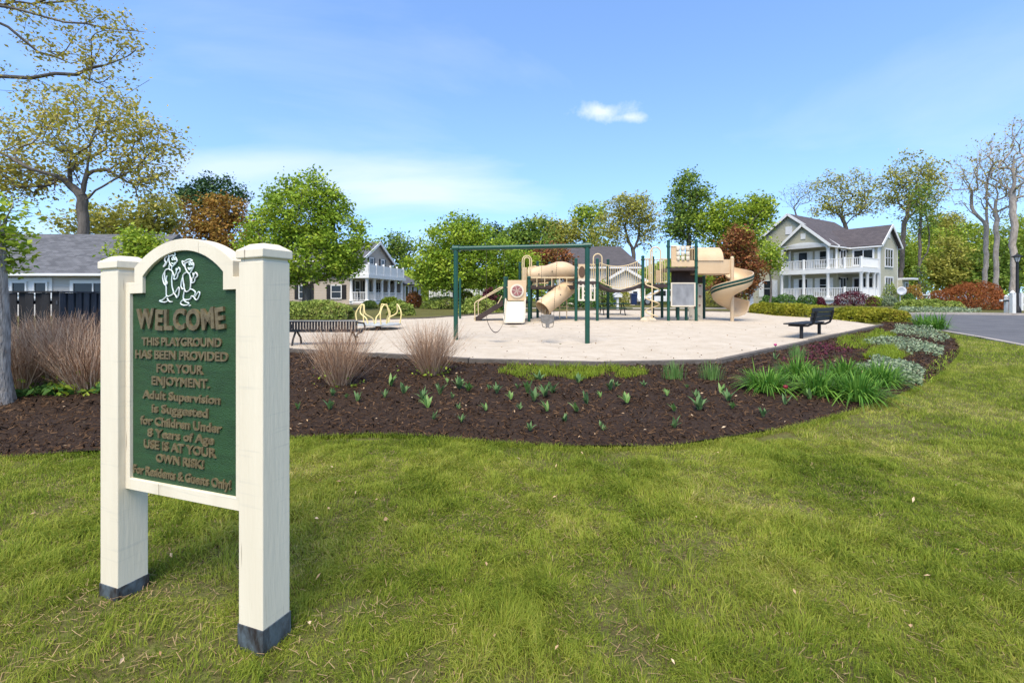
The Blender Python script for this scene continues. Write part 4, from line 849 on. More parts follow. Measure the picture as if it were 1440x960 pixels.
# low porch roof on the far side of the wing
fbox(F, hs, 'side_porch_roof', 'trim_white', -2, 1.2, 9.1, 11.2, 3.55, 3.75); fbox(F, hs, 'side_porch_wall', 'sage_siding', -2, .4, 9.1, 11, g, 3.55); window(F, hs, 'a', .4, 9.9, 10.5, 1.9, 3.2, (1, 1))

# --- the taupe house with the white porch, left of the middle
O2 = Vector(((517-720)/FP*46, 46, 0)); F = Frame(O2, (.98, -.19)); g = P(48)
h2 = thing('taupe_house', 'taupe house with white columned porch behind the merry-go-round', 'house', (O2.x, O2.y, g))
ZP, ZR = 1.25, 3.45
fbox(F, h2, 'wall', 'taupe_siding', -11, -1.9, .6, 10, g-.2, 4.2); gable_block(F, h2, -10.5, -1.9, 2.4, 9.2, 4.2, 5.6, 7.5, 'taupe_siding', 'a'); gable_roof(F, h2, -11.5, -1.9, 2.4, 9.2, 5.5, 7.4, 'a', 'roof_grey')
roof_slab(h2, [F(-11.4, .2, 3.9), F(-1.6, .2, 3.9), F(-1.6, 2.6, 5.2), F(-11.4, 2.6, 5.2)], .14, 'roof_grey')
fbox(F, h2, 'porch_floor', 'trim_white', -1.895, 0, 0, 8.2, ZP-.25, ZP); fbox(F, h2, 'porch_roof', 'trim_white', -1.895, .25, -.25, 8.4, ZR, ZR+.35)
fbox(F, h2, 'parapet', 'trim_white', .02, .14, -.1, 8.2, ZR+.352, ZR+1.3); fbox(F, h2, 'parapet', 'trim_white', -1.9, .018, -.1, .02, ZR+.352, ZR+1.3)
fbox(F, h2, 'skirting', 'trim_white', -.1, -.02, .1, 8.1, g-.1, ZP-.26); fbox(F, h2, 'skirting', 'trim_white', -1.85, -.12, .1, .18, g-.1, ZP-.26)
for b_ in (.08, 1.6, 3.2, 4.8, 6.4, 8.0): column(h2, F(-.12, b_, 0), ZP, ZR, .17); newel(h2, F(.08, b_, 0), ZR+.35, ZR+1.5)
column(h2, F(-1.75, .08, 0), ZP, ZR, .15)
for b0, b1 in ((.1, 1.5), (1.7, 3.1), (3.3, 4.7), (4.9, 6.3), (6.5, 7.9)): balustrade(h2, F(-.08, b0, 0), F(-.08, b1, 0), ZP, .85)
balustrade(h2, F(-1.8, .08, 0), F(-1.0, .08, 0), ZP, .85); balustrade(h2, F(-.9, .08, 0), F(-.15, .08, 0), ZP, .85)
for i in range(3): fbox(F, h2, 'step', 'concrete', -1.3, -.5, -.35*(i+1), -.35*i-.002, g-.1, ZP-.16*(i+1))
window(F, h2, 'a', -1.9, 1.0, 1.9, 1.6, 3.2, (1, 2), .3); window(F, h2, 'a', -1.9, 3.0, 3.9, 1.3, 3.2, (1, 1), .3, name='door'); window(F, h2, 'a', -1.9, 5.4, 6.5, 1.6, 3.2, (2, 2), .3)
window(F, h2, 'b', .6, -4.1, -3.1, 1.55, 2.75, (1, 2), .45); window(F, h2, 'b', .6, -7.6, -6.6, 1.55, 2.75, (1, 2), .45)
for b0 in (4.0, 6.6): window(F, h2, 'a', -1.9, b0, b0+.8, 4.5, 5.7, (1, 2), .28)
window(F, h2, 'b', 2.4, -3.4, -2.7, 4.45, 5.4, (1, 2), .25); window(F, h2, 'b', 2.4, -5.6, -4.9, 4.45, 5.4, (1, 2), .25)
fbox(F, h2, 'wall', 'taupe_siding', -8, -.2, 8.45, 14, g-.2, 3.2); roof_slab(h2, [F(.15, 8.3, 3.15), F(.15, 14.3, 3.15), F(-4.3, 14.3, 5.3), F(-4.3, 8.3, 5.3)], .14, 'roof_grey')
for b0 in (9.2, 10.9, 12.4): window(F, h2, 'a', -.2, b0, b0+.75, 1.35, 2.9, (1, 1), fw=.14)

# --- the low house with the dark roof behind the bridge
F = Frame(((835-720)/FP*45, 45), (1, 0.0)); g = P(45); k = 45/FP
def zx(y): return CAM_Z+(HY-y)*k
h3 = thing('cream_house', 'low cream house with dark grey roof and front gable behind the bridge', 'house', (F.O.x, 45, g))
aw = lambda x: (x-835)*k
fbox(F, h3, 'wall', 'cream_siding', aw(795), aw(903), 1.5, 8.5, g-.2, zx(374))
roof_slab(h3, [F(aw(785), 1.0, zx(374.5)), F(aw(909), 1.0, zx(374.5)), F(aw(890), 5.2, zx(338)), F(aw(803), 5.2, zx(338))], .16, 'roof_dark')
roof_slab(h3, [F(aw(909), 1.0, zx(374.5)), F(aw(909), 9, zx(374.5)), F(aw(890), 5.2, zx(338))], .16, 'roof_dark'); MB().bar(F(aw(785), .98, zx(375.5)), F(aw(909), .98, zx(375.5)), .14, .16).build('gutter', M['trim_white'], h3)
mb = MB(); mb.prism([(aw(848), g-.2), (aw(904), g-.2), (aw(904), zx(396)), (aw(876), zx(380)), (aw(848), zx(396))], lambda a, z: F(a, -.8, z), lambda a, z: F(a, 1.49, z)); mb.build('garage_wall', M['cream_siding'], h3)
for s_ in (-1, 1):
    e_ = aw(876+s_*31); roof_slab(h3, [F(e_, -1.15, zx(397.5)+.1), F(e_, 1.6, zx(397.5)+.1), F(aw(876), 1.6, zx(379)+.1), F(aw(876), -1.15, zx(379)+.1)], .12, 'roof_dark'); rake(h3, F(e_, -1.18, zx(397)), F(aw(876), -1.18, zx(378.8)), .24)
window(F, h3, 'b', -.8, aw(859), aw(867), zx(420), zx(410), (1, 1)); window(F, h3, 'b', -.8, aw(887), aw(893), zx(418), zx(410), (1, 1)); window(F, h3, 'b', 1.5, aw(815), aw(825), zx(415), zx(400), (2, 1)); window(F, h3, 'b', 1.5, aw(833), aw(841), zx(415), zx(400), (2, 1))

# --- the grey roofed house at the far left, behind the black fence
F = Frame(((100-720)/FP*24, 24), (1, .02)); k = 24/FP; g = P(24)-.3
h4 = thing('grey_roof_house', 'low house with grey shingle roof behind the black fence', 'house', (F.O.x, 24, g)); aw = lambda x: (x-100)*k; zx = lambda y: CAM_Z+(HY-y)*k
fbox(F, h4, 'wall', 'grey_siding', aw(-120), aw(180), .5, 7.5, g, zx(386)); kr = 27.6/24
roof_slab(h4, [F(aw(-140), .0, zx(384)), F(aw(186), 0, zx(384)), F(aw(176), 3.9, CAM_Z+(HY-328.5)*k*kr), F(aw(-100), 3.9, CAM_Z+(HY-328.5)*k*kr)], .15, 'roof_grey')
roof_slab(h4, [F(aw(186), 0, zx(384)), F(aw(186), 8, zx(384)), F(aw(176), 3.9, CAM_Z+(HY-328.5)*k*kr)], .15, 'roof_grey'); MB().bar(F(aw(-140), -.03, zx(386)), F(aw(186), -.03, zx(386)), .12, .12).build('gutter', M['trim_white'], h4)
for x0, x1 in ((-14, 3), (8, 26), (39, 55)): window(F, h4, 'b', .5, aw(x0), aw(x1), zx(412), zx(398), (1, 1), fw=.1)
fbox(F, h4, 'trim_panel', 'trim_white', aw(-20), aw(62), .44, .497, zx(420), zx(390.5)); window(F, h4, 'b', .44, aw(8), aw(26), zx(411.5), zx(397.5), (1, 1), fw=.08); window(F, h4, 'b', .44, aw(39), aw(55), zx(411.5), zx(397.5), (1, 1), fw=.08)
window(F, h4, 'b', .5, aw(92), aw(147), zx(414), zx(398), (2, 1), fw=.16)
# black board fence in two runs, each board its own piece
mat('fence_black', (.022, .022, .024), .8, (.012, .012, .013), 8, bump=.5, stretch=(1, 1, .2)); mat('fence_slate', (.05, .058, .07), .8, (.03, .034, .042), 8, bump=.5, stretch=(1, 1, .2))
def fence(label, p0, p1, n, wd, zt, m, hgt):
    p0 = Vector(p0); p1 = Vector(p1); d = (p1-p0).normalized(); s_ = Vector((-d.y, d.x)); zg = P((p0.y+p1.y)/2); f = thing('board_fence', label, 'fence', (p0.x, p0.y, zg), 'black fence panels')
    for i in range(n):
        c = p0.lerp(p1, (i+.5)/n); off = s_*(.02 if i % 2 else -.02); a = c-d*wd/2+off; hh = zt+rnd.uniform(-.006, .006)
        MB().obox((a.x, a.y, zg-.05), (d.x*wd, d.y*wd, 0), (s_.x*.02, s_.y*.02, 0), (0, 0, hh-zg+.05)).build('board', M[m], f)
    for z in (zg+.3, zt-.2): MB().bar((p0.x+s_.x*.07, p0.y+s_.y*.07, z), (p1.x+s_.x*.07, p1.y+s_.y*.07, z), .04, .08).build('rail', M[m], f)
    MB().bar((p0.x, p0.y, zt+.02), (p1.x, p1.y, zt+.02), .10, .03).build('cap_rail', M[m], f)
Y_ = 10.0; xa = lambda x, Y: (x-720)/FP*Y
fence('black fence of wide gapped boards below the grey roof', (xa(-80, Y_), Y_), (xa(83, Y_), Y_), 14, .163, CAM_Z+(HY-411.5)/FP*Y_, 'fence_black', 1.4)
fence('slate grey fence of narrow upright boards beside the sign post', (xa(84, Y_), Y_), (xa(172, 11.4), 11.4), 17, .108, CAM_Z+(HY-411.5)/FP*Y_, 'fence_slate', 1.4)

# --- small things beyond the sand
def box_mail(name, label, x, ytop, ybase, Y, wpx, style):
    k = Y/FP; X = (x-720)*k; zb = P(Y); zt = CAM_Z+(HY-ytop)*k; wd = wpx*k; r_ = thing(name, label, 'mailbox', (X, Y, zb))
    MB().box((X, Y, (zb+zt)/2-.05), (.14, .14, zt-zb-.1)).build('post', M['white_paint'], r_, bevel=.008)
    if style == 'house':
        h = wd*.62; z0 = zt-h; pl = [(-wd/2, 0), (wd/2, 0), (wd/2, h*.55), (0, h), (-wd/2, h*.55)]
        MB().prism(pl, lambda a, b: (X+a, Y-.22, z0+b), lambda a, b: (X+a, Y+.22, z0+b)).build('box', M['white_paint'], r_)
        for s_ in (-1, 1): MB().bar((X+s_*wd*.56, Y, z0+h*.50), (X, Y, z0+h*1.02), .5, .03, up=(0, 1, 0) if 0 else (0, 0, 1)).build('box_roof', M['white_paint'], r_)
    else:
        MB().lathe((X, Y, zt-.12), [(.10, 0), (.10, .03), (.07, .07), (.02, .12)], 10).build('finial', M['white_paint'], r_)
        MB().bar((X-wd/2, Y-.02, zt-.32), (X+wd/2, Y-.02, zt-.32), .10, .11).build('arm', M['white_paint'], r_); MB().box((X-wd*.05, Y-.085, zt-.32), (wd*.62, .02, .06)).build('name_plate', M['black_metal'], r_)
    return r_
box_mail('mailbox', 'white house shaped mailbox on a post beyond the bridge', 868.5, 411, 436, 31, 11, 'house')
box_mail('mailbox', 'white mailbox post with cross arm and black plate near the lamp', 1415, 414.5, 440, 27.5, 18, 'arm')
Y_ = 27; k = Y_/FP; X = (1424-720)*k; gpost = thing('gate_post', 'tall white gate post with pointed cap beside the street lamp', 'post', (X, Y_, P(Y_)))
MB().box((X, Y_, P(Y_)+.55), (.20, .20, 1.16)).build('shaft', M['white_paint'], gpost, bevel=.01); MB().lathe((X, Y_, P(Y_)+1.12), [(.15, 0), (.15, .04), (.01, .16)], 4).build('cap', M['white_paint'], gpost)
Y_ = 33; X = (1056-720)/FP*Y_; gp2 = thing('mailbox', 'white post with box arm between the spiral slide and the house', 'mailbox', (X, Y_, P(Y_))); MB().box((X, Y_, P(Y_)+.75), (.26, .2, 1.6)).build('post', M['white_paint'], gp2, bevel=.02); MB().box((X+.25, Y_, P(Y_)+1.38), (.36, .25, .3)).build('box', M['white_paint'], gp2, bevel=.03); MB().lathe((X, Y_, P(Y_)+1.55), [(.18, 0), (.16, .05), (.02, .14)], 8).build('cap', M['white_paint'], gp2)
# street lamp
Y_ = 27; X = (1430.5-720)/FP*Y_; zb = P(Y_); k = Y_/FP; lamp = thing('street_lamp', 'black post lamp with glass lantern at the right edge', 'street lamp', (X, Y_, zb)); zt = CAM_Z+(HY-368)*k
MB().lathe((X, Y_, zb-.05), [(.17, 0), (.17, .25), (.11, .4), (.075, .5), (.06, zt-zb), (.10, zt-zb+.04)], 14).build('pole', M['black_metal'], lamp, smooth=True)
mat('lamp_glass', (.62, .60, .55), .3, (.55, .54, .5), 3); MB().lathe((X, Y_, zt), [(.07, 0), (.15, .26)], 6).build('lantern_glass', M['lamp_glass'], lamp)
for i in range(6): an = i*math.pi/3; MB().tube([(X+.072*math.cos(an), Y_+.072*math.sin(an), zt), (X+.158*math.cos(an), Y_+.158*math.sin(an), zt+.27)], .012, 5).build('lantern_bar', M['black_metal'], lamp)
MB().lathe((X, Y_, zt+.26), [(.24, 0), (.25, .03), (.12, .10), (.04, .16), (.02, .24)], 12).build('lantern_roof', M['black_metal'], lamp, smooth=True)
# white rail fences
def picket(label, p0, p1, h, n, group=None, rails=False):
    p0, p1 = Vector(p0), Vector(p1); d = (p1-p0); f = thing('picket_fence', label, 'fence', (p0.x, p0.y, P(p0.y)), group); L = d.length
    for i in range(n+1):
        q_ = p0.lerp(p1, i/n); MB().box((q_.x, q_.y, P(q_.y)+h/2), (.09 if not rails else .14, .05 if not rails else .14, h)).build('picket' if not rails else 'post', M['white_paint'], f)
    for z in (h*.35, h*.82): MB().bar((p0.x, p0.y+.05, P(p0.y)+z), (p1.x, p1.y+.05, P(p1.y)+z), .04, .1).build('rail', M['white_paint'], f)
picket('white rail fence behind the street lamp', (31.6, 30), (40, 31), 1.1, 3, None, True); Y_ = 40
picket('white rail fence before the weeping red shrub', (xa(1296, 46), 46), (xa(1326, 46.5), 46.5), 1.15, 3, None, True)
picket('white picket fence under the second maple', (xa(604, 50), 50), (xa(640, 50.5), 50.5), 1.5, 16); picket('white picket fence behind the ramp', (xa(652, 52), 52), (xa(682, 52), 52), 1.6, 14)
# satellite dish
Y_ = 40; X, _, Z = px(1268, 409, Y_); sd2 = thing('satellite_dish', 'round pale satellite dish on a pole by the house corner', 'satellite dish', (X, Y_, P(Y_))); mat('dish_grey', (.55, .56, .58), .5)
bmv = MB(); n = 20; R3 = .42; vs = [(X, Y_+.10, Z)]; fs = []
for j, rr_ in enumerate((.33, .66, 1)):
    for i in range(n): an = 6.28318*i/n; vs.append((X+R3*rr_*math.cos(an), Y_+.10*(1-rr_**2)-.0, Z+R3*.85*rr_*math.sin(an)))
fs += [(0, 1+i, 1+(i+1) % n) for i in range(n)]+[(1+j*n+i, 1+j*n+(i+1) % n, 1+(j+1)*n+(i+1) % n, 1+(j+1)*n+i) for j in range(2) for i in range(n)]
o = bmv.add(vs, fs).build('dish', M['dish_grey'], sd2, smooth=True); md = o.modifiers.new('t', 'SOLIDIFY'); md.thickness = .02
MB().tube([(X, Y_+.16, P(Y_)-.1), (X, Y_+.16, Z)], .03, 8).build('pole', M['dish_grey'], sd2); MB().tube([(X, Y_+.02, Z-.33), (X, Y_-.35, Z-.15)], .014, 6).build('feed_arm', M['dish_grey'], sd2)
# wheelie bins beside the cream house
mat('bin_blue', (.02, .03, .28), .5); mat('bin_black', (.02, .02, .022), .5); mat('bin_navy', (.015, .03, .09), .5)
for x, m_, lb in ((864, 'bin_blue', 'bright blue wheelie bin by the cream garage wall'), (857.5, 'bin_black', 'black wheelie bin left of the blue bin'), (891, 'bin_navy', 'dark navy wheelie bin right of the house shaped mailbox')):
    Y_ = 42.5; X = (x-720)/FP*Y_; zb = P(Y_); b_ = thing('wheelie_bin', lb, 'bin', (X, Y_, zb))
    MB().prism([(-.27, -.3), (.27, -.3), (.27, .3), (-.27, .3)], lambda a, c_: (X+a*.8, Y_+c_*.8, zb+.06), lambda a, c_: (X+a, Y_+c_, zb+.95)).build('body', M[m_], b_, bevel=.02)
    MB().prism([(-.3, -.34), (.3, -.34), (.3, .34), (-.3, .34)], lambda a, c_: (X+a, Y_+c_, zb+.955), lambda a, c_: (X+a*.9, Y_+c_*.9, zb+1.06)).build('lid', M[m_], b_, bevel=.02)
    for s_ in (-1, 1): MB().tube([(X+s_*.24, Y_+.27, zb+.1), (X+s_*.30, Y_+.27, zb+.1)], .1, 12).build('wheel', M['black_metal'], b_)
# parked cars glimpsed behind the play structure
def car(label, X, Y, L, m, flip=1):
    zb = P(Y); r_ = thing('parked_car', label, 'car', (X, Y, zb), 'cars parked beyond the playground')
    side = [(-.5, .28), (-.5, .62), (-.44, .72), (-.26, .80), (-.12, 1.22), (.02, 1.40), (.30, 1.40), (.43, 1.02), (.49, .92), (.5, .3)]
    MB().prism([(a*L*flip, z) for a, z in side], lambda a, z: (X+a, Y-.85, zb+z), lambda a, z: (X+a, Y+.85, zb+z)).build('body', M[m], r_, bevel=.08, smooth=True)
    for a0, a1 in ((-.20, .06), (.09, .36)):
        pl = [(a0, .84), (a1, .84), (a1-.02 if a1 > .2 else a1, 1.3), (a0+.14 if a0 < 0 else a0, 1.3)]; MB().prism([(a*L*flip, z) for a, z in pl], lambda a, z: (X+a, Y-.865, zb+z), lambda a, z: (X+a, Y-.852, zb+z)).build('window', M['glass'], r_)
    for a in (-.31, .31):
        for s_ in (-1, 1): w_ = MB().tube([(X+a*L, Y+s_*.70, zb+.32), (X+a*L, Y+s_*.90, zb+.32)], .32, 18).build('wheel', M['black_metal'], r_, smooth=True); MB().tube([(X+a*L, Y+s_*.895, zb+.32), (X+a*L, Y+s_*.91, zb+.32)], .2, 14).build('rim', M['steel'], w_)
    for z in (.62,): MB().box((X-L*flip*.5, Y-.55, zb+z), (.06, .3, .14)).build('headlight', M['lamp_glass'], r_, bevel=.02); MB().box((X-L*flip*.5, Y+.55, zb+z), (.06, .3, .14)).build('headlight', M['lamp_glass'], r_, bevel=.02)
mat('car_white', (.70, .70, .70), .25, spec=.5); mat('car_black', (.02, .022, .025), .2, spec=.6); mat('car_silver', (.38, .39, .40), .3, metal=.6)
car('white car parked behind the coil climber', (928-720)/FP*44, 44, 4.4, 'car_white'); car('black car parked behind the spiral slide', (1002-720)/FP*41, 41, 4.3, 'car_black', -1); car('silver car parked behind the tube slide', (792-720)/FP*38, 38, 4.3, 'car_silver')
# ---------------------------------------------------------------- trees
def tubes_np(paths):
    V = []; Q = []; base = 0
    for pts, r_ in paths:
        k = len(pts); n = 8 if r_[0] > .10 else 5 if r_[0] > .03 else 3
        t = np.gradient(pts, axis=0); t /= np.linalg.norm(t, axis=1)[:, None]+1e-9
        ref = np.array([0.31, .9, .12]) if abs(t[:, 2]).mean() > .6 else np.array([.1, .2, 1.])
        N = np.cross(t, ref); N /= np.linalg.norm(N, axis=1)[:, None]+1e-9; B = np.cross(t, N)
        a = np.arange(n)*2*math.pi/n; ring = pts[:, None, :]+r_[:, None, None]*(np.cos(a)[None, :, None]*N[:, None, :]+np.sin(a)[None, :, None]*B[:, None, :])
        V.append(ring.reshape(-1, 3)); i = np.arange(k-1)[:, None]*n; j = np.arange(n)[None, :]; j2 = (j+1) % n
        Q.append((np.stack([i+j, i+j2, i+n+j2, i+n+j], -1)+base).reshape(-1, 4)); base += k*n
    return np.concatenate(V), np.concatenate(Q)
def leaves_np(Cn, size, up=.4, asp=.62, r_=None, fold=True):
    r_ = r_ or rng; n = len(Cn); nv = r_.normal(0, 1, (n, 3)); nv[:, 2] = np.abs(nv[:, 2])+up; nv /= np.linalg.norm(nv, axis=1)[:, None]
    t = r_.normal(0, 1, (n, 3)); t -= nv*(t*nv).sum(1)[:, None]; t /= np.linalg.norm(t, axis=1)[:, None]+1e-9; b = np.cross(nv, t)
    L = (size*r_.uniform(.45, 1.6, n))[:, None]/2; W_ = L*asp
    v = np.stack([Cn-t*L, Cn+b*W_+nv*L*.15, Cn+t*L, Cn-b*W_+nv*L*.15], 1).reshape(-1, 3)
    return v, np.arange(n)[:, None]*4+np.array([[0, 1, 2, 3]])
def grow(base, fork, targets, tr, tip, seed, leader=None, wig=.05, limbs=()):
    """branches that start on the trunk and reach every twig end of the crown"""
    r_ = np.random.default_rng(seed); base = np.array(base, float); fork = np.array(fork, float); N = 6000
    pos = np.zeros((N, 3)); dr = np.zeros((N, 3)); par = np.full(N, -1); cnt = 0; chain = []
    k = max(4, int(np.linalg.norm(fork-base)/.5)); ends = [(base, fork, k)]
    if leader is not None: ends.append((fork, np.array(leader, float), max(4, int(np.linalg.norm(np.array(leader)-fork)/.5))))
    for a, b, k in ends:
        for i in range(k+1):
            if cnt and i == 0: continue
            t = i/k; p = a+(b-a)*t+(r_.normal(0, wig, 3)*np.array([1, 1, 0]) if cnt else 0); pos[cnt] = p; d = (b-a)/np.linalg.norm(b-a); dr[cnt] = d; par[cnt] = cnt-1; chain.append(cnt); cnt += 1
    first_ok = max(1, int(len(ends) and ends[0][2]*.72)); paths = [chain]
    for lb in limbs:                                   # main limbs given point by point
        lb = np.array(lb, float); j = int(np.argmin(np.linalg.norm(pos[:cnt]-lb[0], axis=1))); ch = [j]; pi = j; pts = [pos[j]]
        for a, b in zip(lb[:-1], lb[1:]):
            m = max(2, int(np.linalg.norm(b-a)/.5)); pts += [a+(b-a)*(q_+1)/m+r_.normal(0, .035*np.linalg.norm(b-a)/m**.5, 3) for q_ in range(m)]
        for a, b in zip(pts[:-1], pts[1:]):
            d = b-a; pos[cnt] = b; dr[cnt] = d/(np.linalg.norm(d)+1e-9); par[cnt] = pi; pi = cnt; ch.append(cnt); cnt += 1
        paths.append(ch)
    nlimb = len(paths)
    order = np.argsort(np.linalg.norm(targets-fork, axis=1)+r_.normal(0, .4, len(targets)))
    for ti in order:
        t = targets[ti]; d = t-pos[first_ok:cnt]; L = np.linalg.norm(d, axis=1)+1e-6; cs = (d*dr[first_ok:cnt]).sum(1)/L
        j = first_ok+int(np.argmin(L*(1.75-.95*cs)+.25*np.maximum(pos[first_ok:cnt, 2]-t[2], 0))); L = np.linalg.norm(t-pos[j])
        if L < .05 or cnt > N-20: continue
        kk = int(np.clip(L/.45, 2, 9)); c = pos[j]+(t-pos[j])*.22+dr[j]*L*.24+np.array([0, 0, .05*L]); s = np.linspace(0, 1, kk+1)[1:, None]
        pp = (1-s)**2*pos[j]+2*s*(1-s)*c+s*s*t+r_.normal(0, .03*L, (kk, 3))*(s*(1-s))*2.2; ch = [j]; prev = pos[j]; pi = j
        for p in pp:
            dd = p-prev; pos[cnt] = p; dr[cnt] = dd/(np.linalg.norm(dd)+1e-9); par[cnt] = pi; pi = cnt; prev = p; ch.append(cnt); cnt += 1
        paths.append(ch)
    w_ = np.zeros(cnt)
    for ch in paths[1:]: w_[ch[-1]] += 1
    w_[chain[-1]] += 1
    for i in range(cnt-1, 0, -1): w_[par[i]] += w_[i]
    rad = np.maximum(tip, tr*(w_/w_[0])**.58); out = []
    for n_, ch in enumerate(paths):
        pts = pos[ch]; r2 = rad[ch].copy()
        if n_ == 0: r2 *= 1+.55*np.exp(-(pts[:, 2]-base[2])/max(.35, tr)); 
        else: r2[0] = min(r2[0], r2[1]*1.35)
        out.append((pts, r2))
    tw = np.concatenate([pos[ch[max(1, len(ch)//2):]] for ch in paths[1:]]); return out, tw
def blob_pts(blobs, Y, n, r_, shell=.5, flat=.85):
    b = np.array(blobs, float); w_ = b[:, 2]*b[:, 3]; idx = r_.choice(len(b), n, p=w_/w_.sum()); b = b[idx]; k = Y/FP
    d = r_.normal(0, 1, (n, 3)); d /= np.linalg.norm(d, axis=1)[:, None]; rad = (shell+(1-shell)*r_.random(n))**.6*r_.uniform(.82, 1.08, n); rad[r_.random(n) < .25] *= r_.uniform(.3, .9)
    X = (b[:, 0]-720)*k+d[:, 0]*rad*b[:, 2]*k; Z = CAM_Z+(HY-b[:, 1])*k+d[:, 2]*rad*b[:, 3]*k; Yv = Y+d[:, 1]*rad*(b[:, 2]+b[:, 3])/2*k*flat
    return np.stack([X, Yv, Z], 1)
NLEAF = 0
def tree(name, label, bx, Y, fork, blobs, nt_, nl, ls, lm, tr, bm_='bark', seed=1, tip=.012, sig=None, leader=None, up=.5, cat='tree', group=None, shell=.5, asp=.62, zbase=None, wig=.05, upshoot=0, flat=.85, lean=0, limbs=()):
    global NLEAF
    r_ = np.random.default_rng(seed); k = Y/FP; zb = P(Y) if zbase is None else zbase; base = ((bx-720)*k+lean, Y, zb-.1); fk = px(fork[0], fork[1], Y); ld = px(leader[0], leader[1], Y) if leader else None
    T = blob_pts(blobs, Y, nt_, r_, shell, flat); T[:, 2] = np.maximum(T[:, 2], zb+.5)
    lm3 = [[(px(a, b, Y+c) if True else 0) for a, b, c in l] for l in limbs]; paths, tw = grow(base, fk, T, tr, tip, seed, ld, wig, lm3); root = thing(name, label, cat, (base[0], Y, zb), group); og = np.array([base[0], Y, zb])
    v, f = tubes_np(paths); link('trunk', fastmesh('trunk', v-og, [f], True), M[bm_], root)
    if nl:
        s = sig or 1.5*ls; m = int(nl); pick = tw[r_.integers(0, len(tw), int(m*.35))]; pk2 = T[r_.integers(0, len(T), m-len(pick))]; Cn = np.concatenate([pick, pk2])+r_.normal(0, s, (m, 3))*np.array([1, 1, .8])
        if upshoot: Cn[:, 2] += np.abs(r_.normal(0, upshoot, m))*(r_.random(m) < .3)
        v, f = leaves_np(Cn, ls, up, asp, r_); link('crown', fastmesh('crown', v-og, [f]), M[lm], root); NLEAF += m
    return root
leafmat('leaf_maple', [(0.107, 0.178, 0.018), (0.2, 0.313, 0.0287), (0.354, 0.459, 0.0447), (0.496, 0.54, 0.0716)], .34, pscale=.7)
leafmat('leaf_fresh', [(0.151, 0.247, 0.0234), (0.303, 0.401, 0.0367), (0.455, 0.525, 0.0667)], .38)
leafmat('leaf_gold', [(0.221, 0.208, 0.0364), (0.39, 0.351, 0.0585), (0.546, 0.442, 0.104), (0.312, 0.338, 0.052)], .35)
leafmat('leaf_olive', [(0.209, 0.227, 0.0378), (0.36, 0.36, 0.0662), (0.511, 0.473, 0.113)], .35)
leafmat('leaf_mid', [(0.0844, 0.154, 0.0254), (0.18, 0.27, 0.0391), (0.289, 0.379, 0.0686)], .32)
mat('bark_pale', (.40, .345, .285), .9, (.24, .20, .165), 9, bump=.8, bscale=20, stretch=(1, 1, .3), dist=.03)
leafmat('leaf_dark', [(0.0315, 0.0735, 0.0252), (0.0588, 0.122, 0.0378), (0.105, 0.179, 0.0588)], .15)
leafmat('leaf_brown', [(0.176, 0.0878, 0.0211), (0.334, 0.176, 0.0386), (0.474, 0.281, 0.0615), (0.281, 0.229, 0.0439)], .3)
leafmat('leaf_red', [(0.122, 0.0358, 0.0195), (0.244, 0.0813, 0.0325), (0.358, 0.146, 0.0488), (0.163, 0.146, 0.0325)], .28)
leafmat('leaf_rust', [(0.165, 0.0482, 0.0138), (0.275, 0.0853, 0.022), (0.372, 0.138, 0.0413)], .25)
leafmat('leaf_purple', [(0.0455, 0.0104, 0.0182), (0.0975, 0.0182, 0.0338), (0.156, 0.039, 0.052)], .2)
leafmat('leaf_wood', [(0.0979, 0.157, 0.0274), (0.274, 0.371, 0.0431), (0.47, 0.548, 0.0783), (0.196, 0.216, 0.0392)], .35, pscale=.12)
leafmat('leaf_box', [(0.0325, 0.0894, 0.0163), (0.0731, 0.155, 0.026), (0.13, 0.244, 0.0488)], .2)
leafmat('leaf_gold_hedge', [(.09, .12, .012), (.22, .24, .018), (.36, .34, .03), (.20, .13, .03)], .3, pscale=.5)
leafmat('leaf_hedge', [(0.0972, 0.13, 0.0227), (0.211, 0.276, 0.0486), (0.324, 0.389, 0.081), (0.194, 0.13, 0.0648)], .25, pscale=.6)
leafmat('leaf_daylily', [(0.052, 0.149, 0.0189), (0.111, 0.248, 0.0297), (0.194, 0.336, 0.0473)], .3)
leafmat('leaf_tulip', [(.075, .15, .05), (.12, .21, .075), (.18, .28, .10)], .25)
leafmat('leaf_iris', [(0.081, 0.176, 0.0405), (0.149, 0.27, 0.0675), (0.23, 0.338, 0.108)], .3)
leafmat('leaf_lime', [(0.136, 0.204, 0.0127), (0.221, 0.297, 0.0213), (0.306, 0.365, 0.034)], .35)
leafmat('leaf_silver', [(0.133, 0.19, 0.095), (0.237, 0.304, 0.171), (0.361, 0.408, 0.266)], .25)
leafmat('stem_dry', [(0.121, 0.0605, 0.033), (0.33, 0.193, 0.11), (0.517, 0.341, 0.215), (0.66, 0.484, 0.341)], .1, .8)

